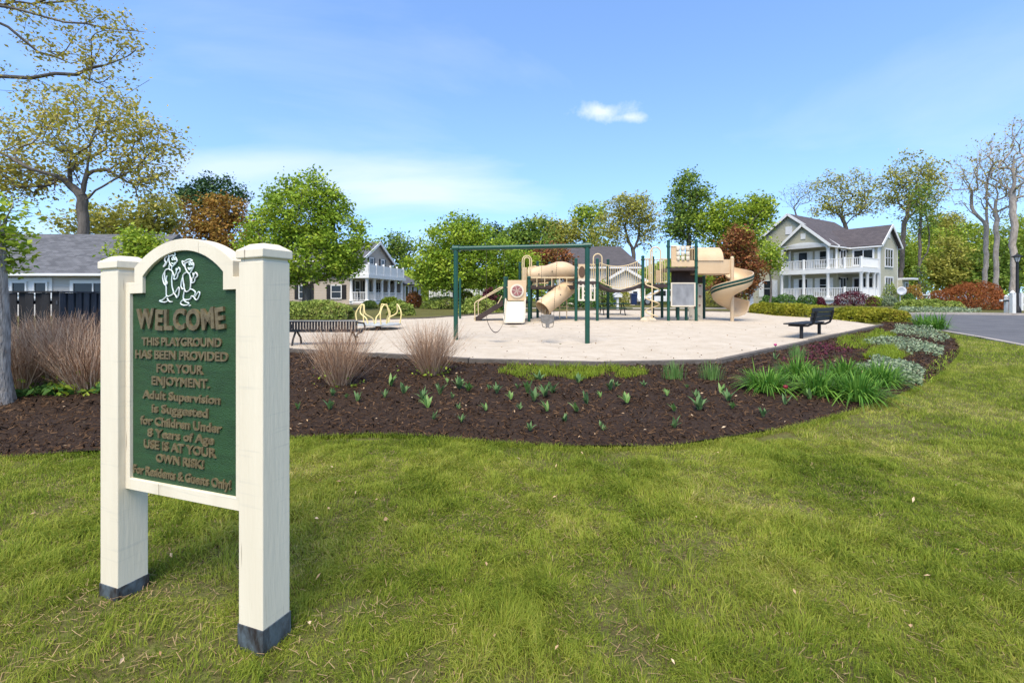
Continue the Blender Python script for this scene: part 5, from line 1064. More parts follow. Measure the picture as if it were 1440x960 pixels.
# --- large trees, left to right
tree('oak_tree', 'overhanging oak whose sparse golden branches reach in at the top left', -330, 9.0, (-330, 150), [(30, 20, 130, 40), (110, 50, 90, 40), (60, 100, 130, 28), (170, 55, 45, 45), (20, -40, 170, 60), (-120, 20, 110, 90), (-250, -200, 240, 120), (150, 120, 60, 22)], 520, 12500, .056, 'leaf_gold', .15, seed=3, tip=.003, sig=.09, leader=(-320, -260), flat=.5,
     limbs=[[(-330, 60, 0), (-180, 20, -.2), (-60, 5, -.3), (20, 14, -.3), (90, 28, -.2), (150, 39, 0), (205, 46, .1)], [(-330, 130, 0), (-200, 128, .3), (-80, 112, .3), (0, 108, .3), (75, 107, .2), (130, 98, .1), (165, 85, 0), (192, 70, 0)], [(-330, 140, 0), (-160, 142, -.5), (-30, 127, -.6), (60, 128, -.6), (110, 137, -.5), (170, 138, -.4), (212, 112, -.3)], [(-60, 5, -.3), (10, 40, -.1), (55, 72, .2), (100, 90, .4), (140, 78, .5)], [(-330, -40, 0), (-180, -60, 0), (-20, -30, .3), (60, 4, .4), (130, -6, .4)]])
tree('maple_tree', 'grey trunked maple at the left edge with bright green leaves', -5, 6.3, (-10, 330), [(-70, 320, 92, 60), (-25, 355, 58, 36), (-150, 220, 85, 80), (-200, 80, 110, 110), (5, 310, 40, 32)], 240, 6500, .075, 'leaf_fresh', .145, 'bark_grey', seed=5, tip=.004, sig=.10, leader=(-50, 150), flat=.8, wig=.008)
tree('oak_tree', 'broad oak with thin golden leaves behind the grey roof', 122, 36, (116, 282), [(45, 220, 78, 55), (135, 190, 88, 62), (205, 215, 55, 55), (110, 150, 85, 38), (20, 255, 50, 32), (215, 265, 40, 26), (-20, 210, 70, 70)], 700, 11500, .24, 'leaf_gold', .36, 'bark', seed=8, tip=.016, sig=.45, leader=(116, 262), zbase=.6, wig=.03,
     limbs=[[(116, 276, 0), (100, 262, 0), (78, 247, -1), (40, 237, -2), (0, 214, -2), (-30, 200, -2)], [(116, 264, 0), (98, 232, 1), (88, 200, 1.5), (80, 168, 2)], [(116, 264, 0), (126, 225, 0), (128, 195, 0), (140, 160, 0)], [(117, 284, 0), (136, 268, -.5), (168, 248, -1), (180, 218, -1), (205, 192, -1), (228, 178, -1)], [(168, 248, -1), (208, 230, -.5), (248, 212, 0)], [(116, 270, 0), (108, 240, -2), (112, 200, -3), (105, 165, -3)]])
tree('yellow_green_tree', 'yellow green tree low behind the grey roof', 185, 44, (185, 330), [(110, 312, 38, 24), (165, 310, 50, 26), (225, 302, 40, 24), (190, 320, 60, 24)], 110, 5200, .34, 'leaf_olive', .25, seed=9, tip=.02)
tree('small_maple', 'small bright green tree between the grey roof and the sign', 198, 21, (198, 362), [(192, 344, 32, 22), (215, 352, 28, 20), (200, 370, 36, 22)], 90, 4200, .15, 'leaf_fresh', .1, seed=10, tip=.008)
tree('pine_tree', 'dark pine rising above the brown leafed tree', 300, 52, (300, 300), [(270, 275, 22, 14), (300, 258, 28, 13), (330, 275, 18, 14), (295, 285, 40, 16)], 110, 5200, .28, 'leaf_dark', .28, seed=11, tip=.02, leader=(300, 260))
tree('brown_tree', 'tree with rusty brown spring leaves left of the large maple', 300, 38, (300, 365), [(300, 305, 42, 32), (270, 335, 32, 35), (330, 330, 36, 38), (300, 355, 50, 42), (318, 290, 26, 20)], 190, 10500, .22, 'leaf_brown', .22, seed=12, tip=.015)
tree('maple_tree', 'large bright green maple behind the right sign post', 430, 30, (430, 408), [(425, 305, 50, 52), (385, 340, 46, 42), (475, 335, 40, 48), (425, 365, 82, 40), (365, 362, 30, 26), (482, 370, 24, 20), (400, 285, 26, 26), (455, 285, 26, 28), (398, 262, 5, 18), (412, 255, 5, 16), (427, 250, 5, 14), (441, 254, 5, 18), (456, 256, 5, 14), (470, 272, 5, 16), (486, 292, 5, 16), (380, 282, 5, 16), (366, 305, 6, 14), (500, 318, 6, 14), (345, 345, 12, 9), (512, 345, 12, 9)], 800, 32000, .18, 'leaf_maple', .24, seed=13, tip=.010, sig=.24, leader=(430, 300), upshoot=.15)
tree('maple_tree', 'round bright green maple behind the swing frame', 641, 33, (641, 412), [(640, 350, 50, 42), (608, 376, 34, 36), (686, 366, 42, 44), (650, 330, 34, 24), (640, 385, 66, 28), (715, 380, 24, 30), (612, 328, 5, 15), (626, 318, 5, 14), (640, 312, 5, 12), (655, 310, 5, 12), (668, 314, 5, 14), (684, 326, 5, 14), (700, 340, 5, 12), (592, 345, 6, 12), (578, 372, 9, 8)], 650, 26000, .18, 'leaf_maple', .24, seed=14, tip=.010, sig=.24, leader=(641, 345), upshoot=.15)
tree('mid_green_tree', 'grey green tree behind the porch of the taupe house', 556, 66, (556, 385), [(548, 345, 20, 18), (566, 350, 20, 20), (556, 365, 26, 20)], 90, 3200, .36, 'leaf_mid', .25, seed=15, tip=.025)
tree('small_maple', 'small lime green tree behind the flower panel', 738, 34, (738, 410), [(738, 372, 22, 22), (728, 385, 20, 16), (752, 385, 16, 16)], 90, 4200, .18, 'leaf_fresh', .1, seed=16, tip=.009)
tree('brown_tree', 'rusty brown tree above the tube slide', 772, 40, (772, 405), [(772, 362, 28, 20), (752, 375, 18, 20), (795, 375, 18, 20)], 100, 4200, .20, 'leaf_red', .12, seed=17, tip=.01)
tree('dark_green_tree', 'dense dark green tree above the swing beam', 738, 58, (738, 390), [(728, 332, 24, 20), (752, 328, 26, 20), (740, 350, 40, 22)], 120, 6000, .34, 'leaf_mid', .25, seed=18, tip=.02)
tree('pine_tree', 'small dark pine just right of the round maple', 697, 62, (697, 360), [(694, 325, 14, 10), (702, 340, 16, 14)], 50, 2000, .32, 'leaf_dark', .2, seed=19, tip=.02)
tree('yellow_green_tree', 'yellow green tree standing behind the dark green tree', 778, 70, (778, 390), [(770, 322, 24, 16), (795, 330, 22, 18), (780, 345, 34, 18)], 110, 4800, .40, 'leaf_olive', .25, seed=20, tip=.025)
tree('yellow_green_tree', 'thin pale green tree left of the round sparse tree', 825, 72, (825, 380), [(820, 302, 22, 16), (838, 300, 20, 16), (818, 325, 28, 20), (845, 340, 22, 24)], 120, 3600, .38, 'leaf_fresh', .25, seed=21, tip=.025)
tree('round_tree', 'rounded olive brown tree with bare lower limbs behind the dark roof', 890, 62, (890, 352), [(880, 300, 36, 24), (905, 305, 26, 28), (860, 325, 30, 26), (890, 285, 28, 14), (912, 330, 18, 24)], 460, 8600, .26, 'leaf_olive', .26, seed=22, tip=.016, shell=.82)
tree('tall_green_tree', 'tall upright green tree behind the high deck', 968, 52, (968, 350), [(970, 262, 22, 24), (955, 285, 22, 26), (985, 285, 20, 28), (965, 315, 28, 26), (948, 320, 18, 18)], 240, 7000, .28, 'leaf_mid', .26, seed=23, tip=.018, leader=(970, 265))
tree('bright_green_tree', 'leafy bright green tree behind the spiral slide', 1040, 50, (1040, 372), [(1025, 305, 34, 26), (1062, 300, 26, 26), (1000, 320, 24, 24), (1045, 335, 42, 26), (1075, 292, 14, 18)], 260, 11000, .28, 'leaf_fresh', .28, seed=24, tip=.018)
tree('red_leaf_tree', 'upright tree with dark red brown leaves beside the spiral slide', 1032, 33, (1034, 415), [(1034, 345, 24, 26), (1020, 368, 20, 32), (1052, 375, 22, 34), (1034, 398, 36, 28), (1040, 330, 16, 14)], 240, 11500, .16, 'leaf_red', .14, seed=25, tip=.008, sig=.22)
tree('small_maple', 'young light green tree against the sage house wall', 1083, 38, (1084, 400), [(1085, 352, 14, 14), (1078, 368, 14, 16), (1092, 372, 12, 12)], 80, 2200, .18, 'leaf_fresh', .07, seed=26, tip=.008)
tree('bare_tree', 'bare leafless tree above the ridge of the sage house', 1122, 78, (1122, 320), [(1118, 275, 22, 20), (1135, 268, 16, 18)], 260, 350, .22, 'leaf_olive', .13, seed=27, tip=.014)
tree('oak_tree', 'sparse oak with dark spreading limbs above the sage house', 1192, 68, (1190, 318), [(1165, 262, 26, 22), (1200, 258, 30, 22), (1225, 280, 22, 24), (1155, 290, 20, 16), (1190, 288, 40, 20)], 420, 4800, .26, 'leaf_olive', .27, seed=28, tip=.018, shell=.6)
tree('tall_oak', 'tallest leafy oak right of the sage house roof', 1264, 60, (1272, 315), [(1282, 240, 30, 26), (1262, 262, 26, 28), (1300, 268, 26, 30), (1280, 290, 36, 22), (1312, 245, 14, 20)], 420, 5600, .26, 'leaf_olive', .27, seed=29, tip=.016, shell=.7, leader=(1284, 270))
tree('slim_tree', 'slim dark trunked tree clothed in ivy right of the sage house', 1292, 56, (1294, 300), [(1296, 275, 14, 22), (1300, 310, 18, 22), (1292, 395, 8, 28)], 120, 2600, .22, 'leaf_mid', .16, seed=30, tip=.02)
for i, (bx, Y, top, bl, lb) in enumerate(((1386, 44, 195, [(1368, 255, 34, 42), (1350, 245, 22, 28), (1382, 225, 22, 34)], 'leftmost of the bare grey trunked trees behind the rust shrub'), (1400, 42, 200, [(1405, 260, 24, 50), (1418, 235, 18, 36)], 'middle bare grey trunked tree behind the rust shrub'), (1424, 40, 165, [(1428, 215, 32, 52), (1408, 205, 20, 26), (1450, 240, 36, 50), (1440, 180, 22, 26)], 'rightmost and thickest bare trunked tree behind the street lamp'))):
    tree('bare_tree', lb, bx, Y, (bx+1, 318), bl, 460, 900, .16, 'leaf_gold', .19 if i < 2 else .24, 'bark_pale', seed=31+i, tip=.009, group='bare trees by the road', leader=(bx+2, top+55), shell=.75)
# woodland beyond the road: single understory trees, then the mass behind
k = 0
for bx, Y, cy, w_, h_, m_, lb in ((1262, 66, 370, 26, 44, 'leaf_wood', 'yellow green woodland tree right behind the sage house wing'), (1300, 72, 352, 34, 40, 'leaf_wood', 'yellow green woodland tree behind the ivy clad trunk'), (1338, 64, 372, 30, 40, 'leaf_olive', 'pale woodland tree above the left end of the rust shrub'), (1364, 70, 345, 34, 36, 'leaf_wood', 'woodland tree with yellow crown above the rust shrub'), (1396, 62, 375, 34, 38, 'leaf_mid', 'dark green woodland tree between the bare trunks'), (1432, 66, 350, 36, 48, 'leaf_wood', 'woodland tree at the right edge behind the street lamp'), (1330, 80, 320, 30, 24, 'leaf_olive', 'olive woodland tree showing over the others at the right'), (1490, 60, 340, 50, 60, 'leaf_wood', 'woodland tree cut by the right edge of the picture')):
    k += 1; tree('woodland_tree', lb, bx, Y, (bx, 405), [(bx, cy, w_, h_), (bx-w_*.5, cy+h_*.4, w_*.7, h_*.6), (bx+w_*.5, cy+h_*.35, w_*.7, h_*.6)], 130, 9000, .32, m_, .2, seed=50+k, tip=.02, group='woodland trees beyond the road')
def leaf_mass(name, label, X, Y, Z, size, m): 
    v, f = leaves_np(np.stack([X, Y, Z], 1), size, .2); return tag(link(name, fastmesh(name, v, [f]), M[m]), label, 'woodland', kind='stuff')
n = 42000; X = rng.uniform(40, 190, n); Y = 88+rng.uniform(-8, 16, n)+.05*X; H = 9+7*vnoise(X*.13, Y*.02+3, 41); Z = P(90)+H*rng.random(n)**.8; leaf_mass('woodland', 'far wood behind the bare trees on the right', X, Y, Z, .6, 'leaf_wood')
n = 60000; X = rng.uniform(-120, 66, n); Y = 104+rng.uniform(-8, 14, n); H = 5.5+5*vnoise(X*.11+5, Y*.02, 42); Z = P(90)+H*rng.random(n)**.8; leaf_mass('woodland', 'far tree belt showing low between the houses', X, Y, Z, .75, 'leaf_wood')

# ---------------------------------------------------------------- shrubs and hedges
mat('twig', (.07, .05, .035), .9, (.04, .03, .02), 9)
def shrub(name, label, c, rad, n, ls, lm, seed=1, cat='shrub', group=None, flat_bottom=True, dome=.25, core=True, asp=.6, up=.3):
    """leaf clumps over a knot of twigs, uneven all round"""
    global NLEAF
    r_ = np.random.default_rng(seed); X, Y = c; zb = P(Y); root = thing(name, label, cat, (X, Y, zb), group); rx, ry, rz = rad
    d = r_.normal(0, 1, (n, 3)); d[:, 2] = np.abs(d[:, 2]) if flat_bottom else d[:, 2]; d /= np.linalg.norm(d, axis=1)[:, None]
    an = np.arctan2(d[:, 1], d[:, 0]); lump = .80+.36*vnoise(an*2.2+20, d[:, 2]*3.5+seed, seed+70); rr = lump*(1-dome*r_.random(n)**2)
    Cn = np.stack([d[:, 0]*rx*rr, d[:, 1]*ry*rr, d[:, 2]*rz*rr+ls*.3], 1); v, f = leaves_np(Cn, ls, up, asp, r_); link('foliage', fastmesh('foliage', v, [f]), M[lm], root); NLEAF += n
    paths = []
    for i in range(26):
        t = r_.normal(0, 1, 3); t[2] = abs(t[2])+.3; t /= np.linalg.norm(t); e = t*np.array([rx, ry, rz])*.85; s = np.linspace(0, 1, 5)[:, None]; p = s*e+np.array([0, 0, .15*rz])*(s*(1-s)*2)+r_.normal(0, .03, (5, 3))*s; paths.append((p, np.linspace(.016, .005, 5)*max(rz, .5)))
    v, f = tubes_np(paths); link('stems', fastmesh('stems', v, [f]), M['twig'], root)
    return root
def hedge(name, label, pts, wd, h, n, ls, lm, seed, group=None, round_=.25):
    global NLEAF
    r_ = np.random.default_rng(seed); pts = np.array(pts, float); seg = np.linalg.norm(np.diff(pts, axis=0), axis=1); cum = np.concatenate([[0], np.cumsum(seg)]); s = r_.random(n)*cum[-1]
    X = np.interp(s, cum, pts[:, 0]); Y = np.interp(s, cum, pts[:, 1]); tx = np.gradient(pts[:, 0]); dx = np.interp(s, cum, np.gradient(pts[:, 0], cum)); dy = np.interp(s, cum, np.gradient(pts[:, 1], cum)); L = np.hypot(dx, dy); nx, ny = -dy/L, dx/L
    a = r_.uniform(-.15, math.pi+.15, n); sx = np.sign(np.cos(a))*np.abs(np.cos(a))**.55; sz = np.clip(np.sign(np.sin(a))*np.abs(np.sin(a))**.55, 0, 1); lump = .86+.26*vnoise(s*1.6, a*1.5+3, seed)+.10*vnoise(s*5, a*4+3, seed+1); rr = lump*(1-.2*r_.random(n)**2)
    endk = np.clip(np.minimum(s, cum[-1]-s)/(wd*.6), 0, 1)**.5*.5+.5
    Cn = np.stack([X+nx*sx*wd/2*rr*endk, Y+ny*sx*wd/2*rr*endk, np.interp(Y, PY, PZ)+.05+sz*h*rr*endk], 1); c0 = pts.mean(0); og = np.array([c0[0], c0[1], P(c0[1])])
    root = thing(name, label, 'hedge', tuple(og), group); v, f = leaves_np(Cn-og, ls, -.25, .6, r_); link('foliage', fastmesh('foliage', v, [f]), M[lm], root); NLEAF += n
    paths = []
    for i in range(int(cum[-1]*14)):
        s0 = r_.random()*cum[-1]; x = np.interp(s0, cum, pts[:, 0]); y = np.interp(s0, cum, pts[:, 1]); p0 = np.array([x, y, P(y)]); e = p0+np.array([r_.normal(0, wd*.22), r_.normal(0, wd*.22), h*r_.uniform(.6, .95)]); t = np.linspace(0, 1, 4)[:, None]; paths.append((p0+(e-p0)*t+r_.normal(0, .03, (4, 3))-og, np.array([.014, .011, .008, .005])))
    v, f = tubes_np(paths); link('stems', fastmesh('stems', v, [f]), M['twig'], root); return root
W = lambda x, Y: (x-720)/FP*Y
hedge('hedge', 'long clipped golden hedge between the sand and the sage house', [gp(1062, 441), gp(1110, 445.5), gp(1172, 449)], 1.1, .55, 9500, .11, 'leaf_gold_hedge', 61, 'golden hedges')
hedge('hedge', 'thick golden hedge behind the black bench', [gp(1168, 449.5), gp(1220, 452.5), gp(1272, 453)], 1.4, .53, 12000, .10, 'leaf_gold_hedge', 62, 'golden hedges')
hedge('hedge', 'loose green hedge behind the left bench', [(W(380, 22.5), 22.5), (W(440, 22.3), 22.3), (W(492, 22), 22)], 1.3, .72, 9000, .11, 'leaf_hedge', 63)
for i, (x, Y, rx, rz, lm, lb) in enumerate(((1081, 43, .75, .85, 'leaf_box', 'clipped dark green boxwood at the left of the sage porch'), (1105, 42, 1.0, .95, 'leaf_box', 'second clipped boxwood before the sage porch, wider than its neighbour'), (1134, 41, .85, .85, 'leaf_box', 'round boxwood before the middle porch column'), (1152, 41, .5, .7, 'leaf_purple', 'small purple bush beside the round boxwood'),
        (1201, 39.5, 1.65, 1.2, 'leaf_purple', 'wide dark purple maple shrub before the porch corner'), (1232, 39, .75, .75, 'leaf_fresh', 'green shrub right of the purple maple shrub'), (1253, 41, .75, 1.9, 'leaf_hedge', 'tall conical green shrub at the house corner'), (1250, 38.5, .7, .75, 'leaf_silver', 'silvery flowering shrub below the conical shrub'),
        (1282, 43, 1.0, 1.85, 'leaf_brown', 'rounded bronze topped shrub right of the satellite dish'), (1275, 41.5, .8, 1.1, 'leaf_box', 'dark green shrub below the bronze topped shrub'))):
    shrub('shrub', lb, (W(x, Y), Y), (rx, rx*.9, rz), int(1500*rx+900), .10, lm, 80+i)
shrub('weeping_maple', 'broad rust red weeping maple shrub beyond the road', (W(1366, 32), 32), (2.35, 1.9, 1.72), 15000, .11, 'leaf_rust', 95, asp=.35, up=.1)
for i, (x, Y, rx, rz, lb) in enumerate(((1282, 30.5, 1.0, .62, 'low dark green shrub at the left of the far kerb'), (1310, 30.2, 1.1, .66, 'low leafy shrub in the middle of the far kerb planting'), (1334, 30, .9, .55, 'low shrub left of the rust red maple'))): shrub('shrub', lb, (W(x, Y), Y), (rx, rx*.8, rz), 2400, .13, 'leaf_hedge', 100+i)
for i, (x, Y, rx, rz, lm, lb) in enumerate(((563, 25, .7, .75, 'leaf_hedge', 'twiggy olive bush right of the merry-go-round'), (582, 34, .6, 1.1, 'leaf_red', 'bronze bush at the corner of the taupe house'), (548, 34, .7, .7, 'leaf_lime', 'yellow green bush before the white porch'), (520, 33, .5, .5, 'leaf_hedge', 'green bush below the porch steps'), (655, 34, .9, 1.15, 'leaf_gold_hedge', 'golden bush beside the lone green post'), (672, 26.5, 1.1, .95, 'leaf_hedge', 'pale green bush behind the ramp'), (625, 33, 1.5, .8, 'leaf_hedge', 'low spreading bush under the second maple'), (693, 31, .9, 1.3, 'leaf_purple', 'dark purple bush behind the ramp rails'), (705, 31, .8, 1.5, 'leaf_box', 'dark green bush behind the small deck'), (850, 36, .8, 1.9, 'leaf_mid', 'upright green bush below the left end of the bridge'), (876, 41, .6, 1.3, 'leaf_olive', 'green bush against the cream garage wall'), (812, 33, 1.6, 1.5, 'leaf_box', 'dark bush behind the slotted panel'), (1015, 37, 1.6, 1.6, 'leaf_olive', 'olive bush behind the spiral slide'), (958, 50, 2.0, 2.4, 'leaf_mid', 'green bush seen between the deck posts'), (915, 52, 1.6, 2.0, 'leaf_box', 'dark bush behind the coil climber'))):
    shrub('shrub', lb, (W(x, Y), Y), (rx, rx*.9, rz), int(1900*rx+700), .12, lm, 110+i)
# dry ornamental grasses and twiggy shrubs
def dry_clump(name, label, c, rad, h, n, seed, green=60, spread=1.0, group=None, wd=.006, gl=.05):
    r_ = np.random.default_rng(seed); X, Y = c; zb = P(Y); root = thing(name, label, 'shrub', (X, Y, zb), group)
    a = r_.random(n)*6.283; b0 = r_.random(n)**.5*rad*.35; le = np.abs(r_.normal(.36, .26, n))*spread; H = h*r_.uniform(.6, 1.08, n)*np.cos(np.clip(le*.55, 0, 1.2)); p = np.stack([np.cos(a)*b0, np.sin(a)*b0, np.zeros(n)], 1)
    d = np.stack([np.cos(a)*le, np.sin(a)*le, np.ones(n)], 1)*H[:, None]; bend = np.stack([np.cos(a), np.sin(a), -.25*np.ones(n)], 1)*(H*le*.22*r_.uniform(-.3, 1, n))[:, None]; b = a+r_.normal(1.57, .6, n); s = np.stack([np.cos(b), np.sin(b), np.zeros(n)], 1)*(wd*r_.uniform(.5, 1.1, n)/2)[:, None]
    m1 = p+d*.36-bend*.2+r_.normal(0, .02, (n, 3)); m2 = p+d*.7+bend*.3+r_.normal(0, .035, (n, 3)); t = p+d+bend+r_.normal(0, .05, (n, 3)); v = np.stack([p-s, p+s, m1+s*.9, m1-s*.9, m2+s*.7, m2-s*.7, t+s*.3, t-s*.3], 1).reshape(-1, 3); i = np.arange(n)[:, None]*8
    link('stems', fastmesh('stems', v, [np.concatenate([i+np.array([[0, 1, 2, 3]]), i+np.array([[3, 2, 4, 5]]), i+np.array([[5, 4, 6, 7]])])]), M['stem_dry'], root)
    k = int(n*1.4); j = r_.integers(0, n, k); q0 = m1[j]+(t[j]-m1[j])*r_.random((k, 1))*.9; e = q0+np.stack([r_.normal(0, .05, k), r_.normal(0, .05, k), r_.uniform(.02, .12, k)], 1); s2 = s[j]*.6; v = np.stack([q0-s2, q0+s2, e], 1).reshape(-1, 3); tag(link('twigs', fastmesh('twigs', v, [np.arange(k)[:, None]*3+np.array([[0, 1, 2]])]), M['stem_dry'], root), kind='stuff')
    if green: q_ = np.stack([r_.normal(0, rad*.45, green), r_.normal(-rad*.2, rad*.25, green), np.abs(r_.normal(.05, .09, green))], 1); v, f = leaves_np(q_, gl, .3, .6, r_); link('new_leaves', fastmesh('new_leaves', v, [f]), M['leaf_fresh'], root)
dry_clump('ornamental_grass', 'dry tan grass clump in front of the left bench', gp(478, 543), 0.42, .92, 1000, 141, 90, 1.05, 'dry grass clumps')
dry_clump('ornamental_grass', 'dry tan grass clump at the foot of the left swing post', gp(606, 528), 0.42, .90, 1000, 142, 110, 1.1, 'dry grass clumps')
for i, (x, y, h, lb) in enumerate(((-30, 548, .95, 'dry twiggy shrub cut by the left edge of the picture'), (30, 552, .98, 'dry twiggy shrub right of the grey tree trunk'), (80, 545, 1.02, 'dry twiggy shrub in the middle of the row before the fence'), (128, 552, 1.0, 'dry twiggy shrub against the left sign post'), (55, 528, 1.1, 'dry twiggy shrub in the back row below the black boards'), (108, 527, 1.12, 'dry twiggy shrub in the back row below the slate boards'))):
    dry_clump('dry_shrub', lb, gp(x, y), .55, h*.93, 950, 150+i, 120, 1.15, 'dry shrubs before the fence', .009, .085)

# ---------------------------------------------------------------- bed planting
def strap_clump(name, label, c, n, L, wd, lm, seed, cat='plant', group=None, arch=1.0, rad=.1, up=1.0):
    """arching strap leaves from one crown"""
    r_ = np.random.default_rng(seed); X, Y = c; zb = P(Y)+.05; a = r_.random(n)*6.283; ln = L*r_.uniform(.55, 1.1, n); le = r_.uniform(.2, 1.25, n)*arch; b0 = r_.random(n)*rad; S_ = 6; V = []; h = np.stack([np.cos(a), np.sin(a)], 1); sd = np.stack([-np.sin(a), np.cos(a), np.zeros(n)], 1); tw = r_.normal(0, .4, n)
    for j in range(S_):
        t = j/(S_-1); out_ = b0+ln*le*(t**1.5)*.75; z = ln*up*(t*(1.0-.22*le)-le*.68*t**2.2); p = np.concatenate([h*out_[:, None], z[:, None]], 1); w_ = wd*(1-t**2.2)*.5+.0008; V.append(p-sd*w_); V.append(p+sd*w_)
    v = np.stack(V, 1).reshape(-1, 3); i = np.arange(n)[:, None]*2*S_; f = np.concatenate([i+np.array([[2*j, 2*j+1, 2*j+3, 2*j+2]]) for j in range(S_-1)])
    o = link(name, fastmesh(name, v, [f]), M[lm], None, (X, Y, zb)); return tag(o, label, cat, group)
for i, (x, y, n, L, lb) in enumerate(((1078, 553, 150, .46, 'leftmost large daylily clump in the bed'), (1122, 536, 130, .44, 'daylily clump behind the gap of the two left clumps'), (1150, 558, 150, .46, 'daylily clump in the middle of the front row'), (1206, 566, 170, .48, 'front daylily clump nearest the lawn'), (1236, 545, 150, .46, 'rightmost daylily clump beside the silvery ground cover'), (1190, 538, 130, .44, 'daylily clump at the back of the group'))):
    strap_clump('daylily', lb, gp(x, y), int(n*2.5), L*1.12, .020, 'leaf_daylily', 170+i, 'plant', 'daylily clumps in the bed', rad=.26)
for x, y, lb, sd_ in ((948, 536, 'left of two upright grassy clumps at the edge of the sand', 181), (1001, 537, 'right of two upright grassy clumps at the edge of the sand', 182), (1122, 508, 'upright grassy clump in front of the black bench', 183)): strap_clump('iris_clump', lb, gp(x, y), 110, .31, .009, 'leaf_iris', sd_, 'plant', None, .35, .2, 1.1)
for x, y, lb, sd_ in ((1300, 462, 'arching green plant at the end of the golden hedge', 184), (1318, 465, 'arching green plant beside the road kerb', 185)): strap_clump('daylily', lb, gp(x, y), 190, .75, .03, 'leaf_daylily', sd_, 'plant', None, .9, .3)
# tulip shoots: each its own plant
SP = [(419, 580), (464, 580), (468, 561), (487, 564), (503, 569), (541, 564), (549, 547), (568, 557), (594, 568), (601, 578), (610, 595), (619, 559), (629, 542), (636, 564), (646, 550), (659, 554), (645, 580), (649, 599), (683, 582), (688, 552), (699, 557), (718, 566), (731, 580), (728, 550), (742, 557), (751, 568), (758, 540), (768, 552), (777, 557), (766, 562), (769, 583), (794, 599), (745, 611), (811, 584), (825, 572), (813, 543), (844, 563), (858, 552), (867, 549), (881, 571), (844, 606), (848, 612), (938, 561), (966, 550), (905, 547), (948, 583), (985, 570), (978, 563), (1014, 558), (1024, 568), (983, 581), (1030, 579), (948, 607), (1073, 591), (1139, 566)]
protos = []
for s_ in range(6):
    r_ = np.random.default_rng(300+s_); n = 7+s_ % 3*2; V = []; Fc = []; S_ = 5
    for i in range(n):
        a = r_.random()*6.283; L = r_.uniform(.08, .18); le = r_.uniform(.2, 1.1); wd = r_.uniform(.030, .048); h = np.array([math.cos(a), math.sin(a)]); sd = np.array([-h[1], h[0], 0]); b_ = len(V)
        for j in range(S_): t = j/(S_-1); o_ = .008+L*le*t**1.4*.8; z = L*(t-.35*le*t**2.2); w_ = wd*math.sin(math.pi*(.12+.88*t)**.8)*.5+.001; p = np.array([h[0]*o_, h[1]*o_, z]); cup = np.array([h[0], h[1], 0])*w_*.5; V += [p-sd*w_+cup*0, p-cup*.6, p+sd*w_]
        for j in range(S_-1): Fc += [(b_+3*j, b_+3*j+1, b_+3*j+4, b_+3*j+3), (b_+3*j+1, b_+3*j+2, b_+3*j+5, b_+3*j+4)]
    protos.append(fastmesh('tulip_shoot', np.array(V), [np.array(Fc)], True)); protos[-1].materials.append(M['leaf_tulip'] if s_ % 3 else M['leaf_iris'])
SHOOTS = []
for i, (x, y) in enumerate(SP):
    X, Y = gp(x, y); o = bpy.data.objects.new('tulip_shoot', protos[i % 6]); C.objects.link(o); o.location = (X, Y, P(Y)+.045); o.rotation_euler = (0, 0, rnd.random()*6.28); k = rnd.choice((.5, .62, .75, .88, 1, 1.1))*(1+.10*(Y-5)); o.scale = (k, k, k*rnd.uniform(.9, 1.2))
    o['pix'] = (x, y)
    tag(o, None, 'plant', 'tulip shoots in the mulch'); SHOOTS.append((x, y, i % 6, o))
ORD = ['first', 'second', 'third', 'fourth', 'fifth', 'sixth', 'seventh', 'eighth', 'ninth', 'tenth', 'eleventh', 'twelfth', 'thirteenth', 'fourteenth', 'fifteenth', 'sixteenth']
SHOOTS.sort(key=lambda t: t[1]); NR = 5; per = len(SHOOTS)/NR
for r_ in range(NR):                               # rows from the sand to the lawn
    row = sorted(SHOOTS[round(r_*per):round((r_+1)*per)], key=lambda t: t[0])
    for i, (x, y, kd, o) in enumerate(row):
        o['label'] = ('blue green' if kd % 3 else 'fresh green')+' tulip shoot, '+ORD[i]+' from the left in the '+['back', 'second', 'middle', 'fourth', 'front'][r_]+' row of shoots'; del o['pix']
def bloom(label, x, y, hgt, col, nm):
    X, Y = gp(x, y); zb = P(Y)+.04; mat(nm, col, .5, tuple(c*.7 for c in col), 30); r_ = thing('tulip', label, 'flower', (X, Y, zb)); MB().tube([(X, Y, zb), (X+.005, Y, zb+hgt)], .004, 6).build('stem', M['leaf_tulip'], r_)
    for i in range(6):
        a = i*1.047; d = Vector((math.cos(a), math.sin(a), 0)); e = Vector((-d.y, d.x, 0)); c = Vector((X+.005, Y, zb+hgt)); pr = [(0, .004, 0), (.022, .016, .015), (.026, .016, .035), (.016, .003, .056)]
        MB().add([c+d*a_+e*s_*w_+Vector((0, 0, z)) for a_, w_, z in pr for s_ in (-1, 1)], [(2*j, 2*j+1, 2*j+3, 2*j+2) for j in range(3)]).build('petal', M[nm], r_, fix=False)
    n = 5
    for i in range(n):
        a = i*1.4; d = Vector((math.cos(a), math.sin(a), 0)); e = Vector((-d.y, d.x, 0)); c = Vector((X, Y, zb)); MB().add([c+d*(.01+.09*t)+e*s_*w_+Vector((0, 0, .17*t-.04*t*t)) for t, w_ in ((0, .008), (.35, .016), (.7, .012), (1, .001)) for s_ in (-1, 1)], [(2*j, 2*j+1, 2*j+3, 2*j+2) for j in range(3)]).build('leaf', M['leaf_tulip'], r_, fix=False)
bloom('single bright pink tulip at the sand edge behind the daylilies', 1090, 508, .26, (.62, .05, .22), 'petal_pink'); bloom('dark red tulip bud in front of the daylilies', 1104, 573, .2, (.25, .02, .03), 'petal_red')
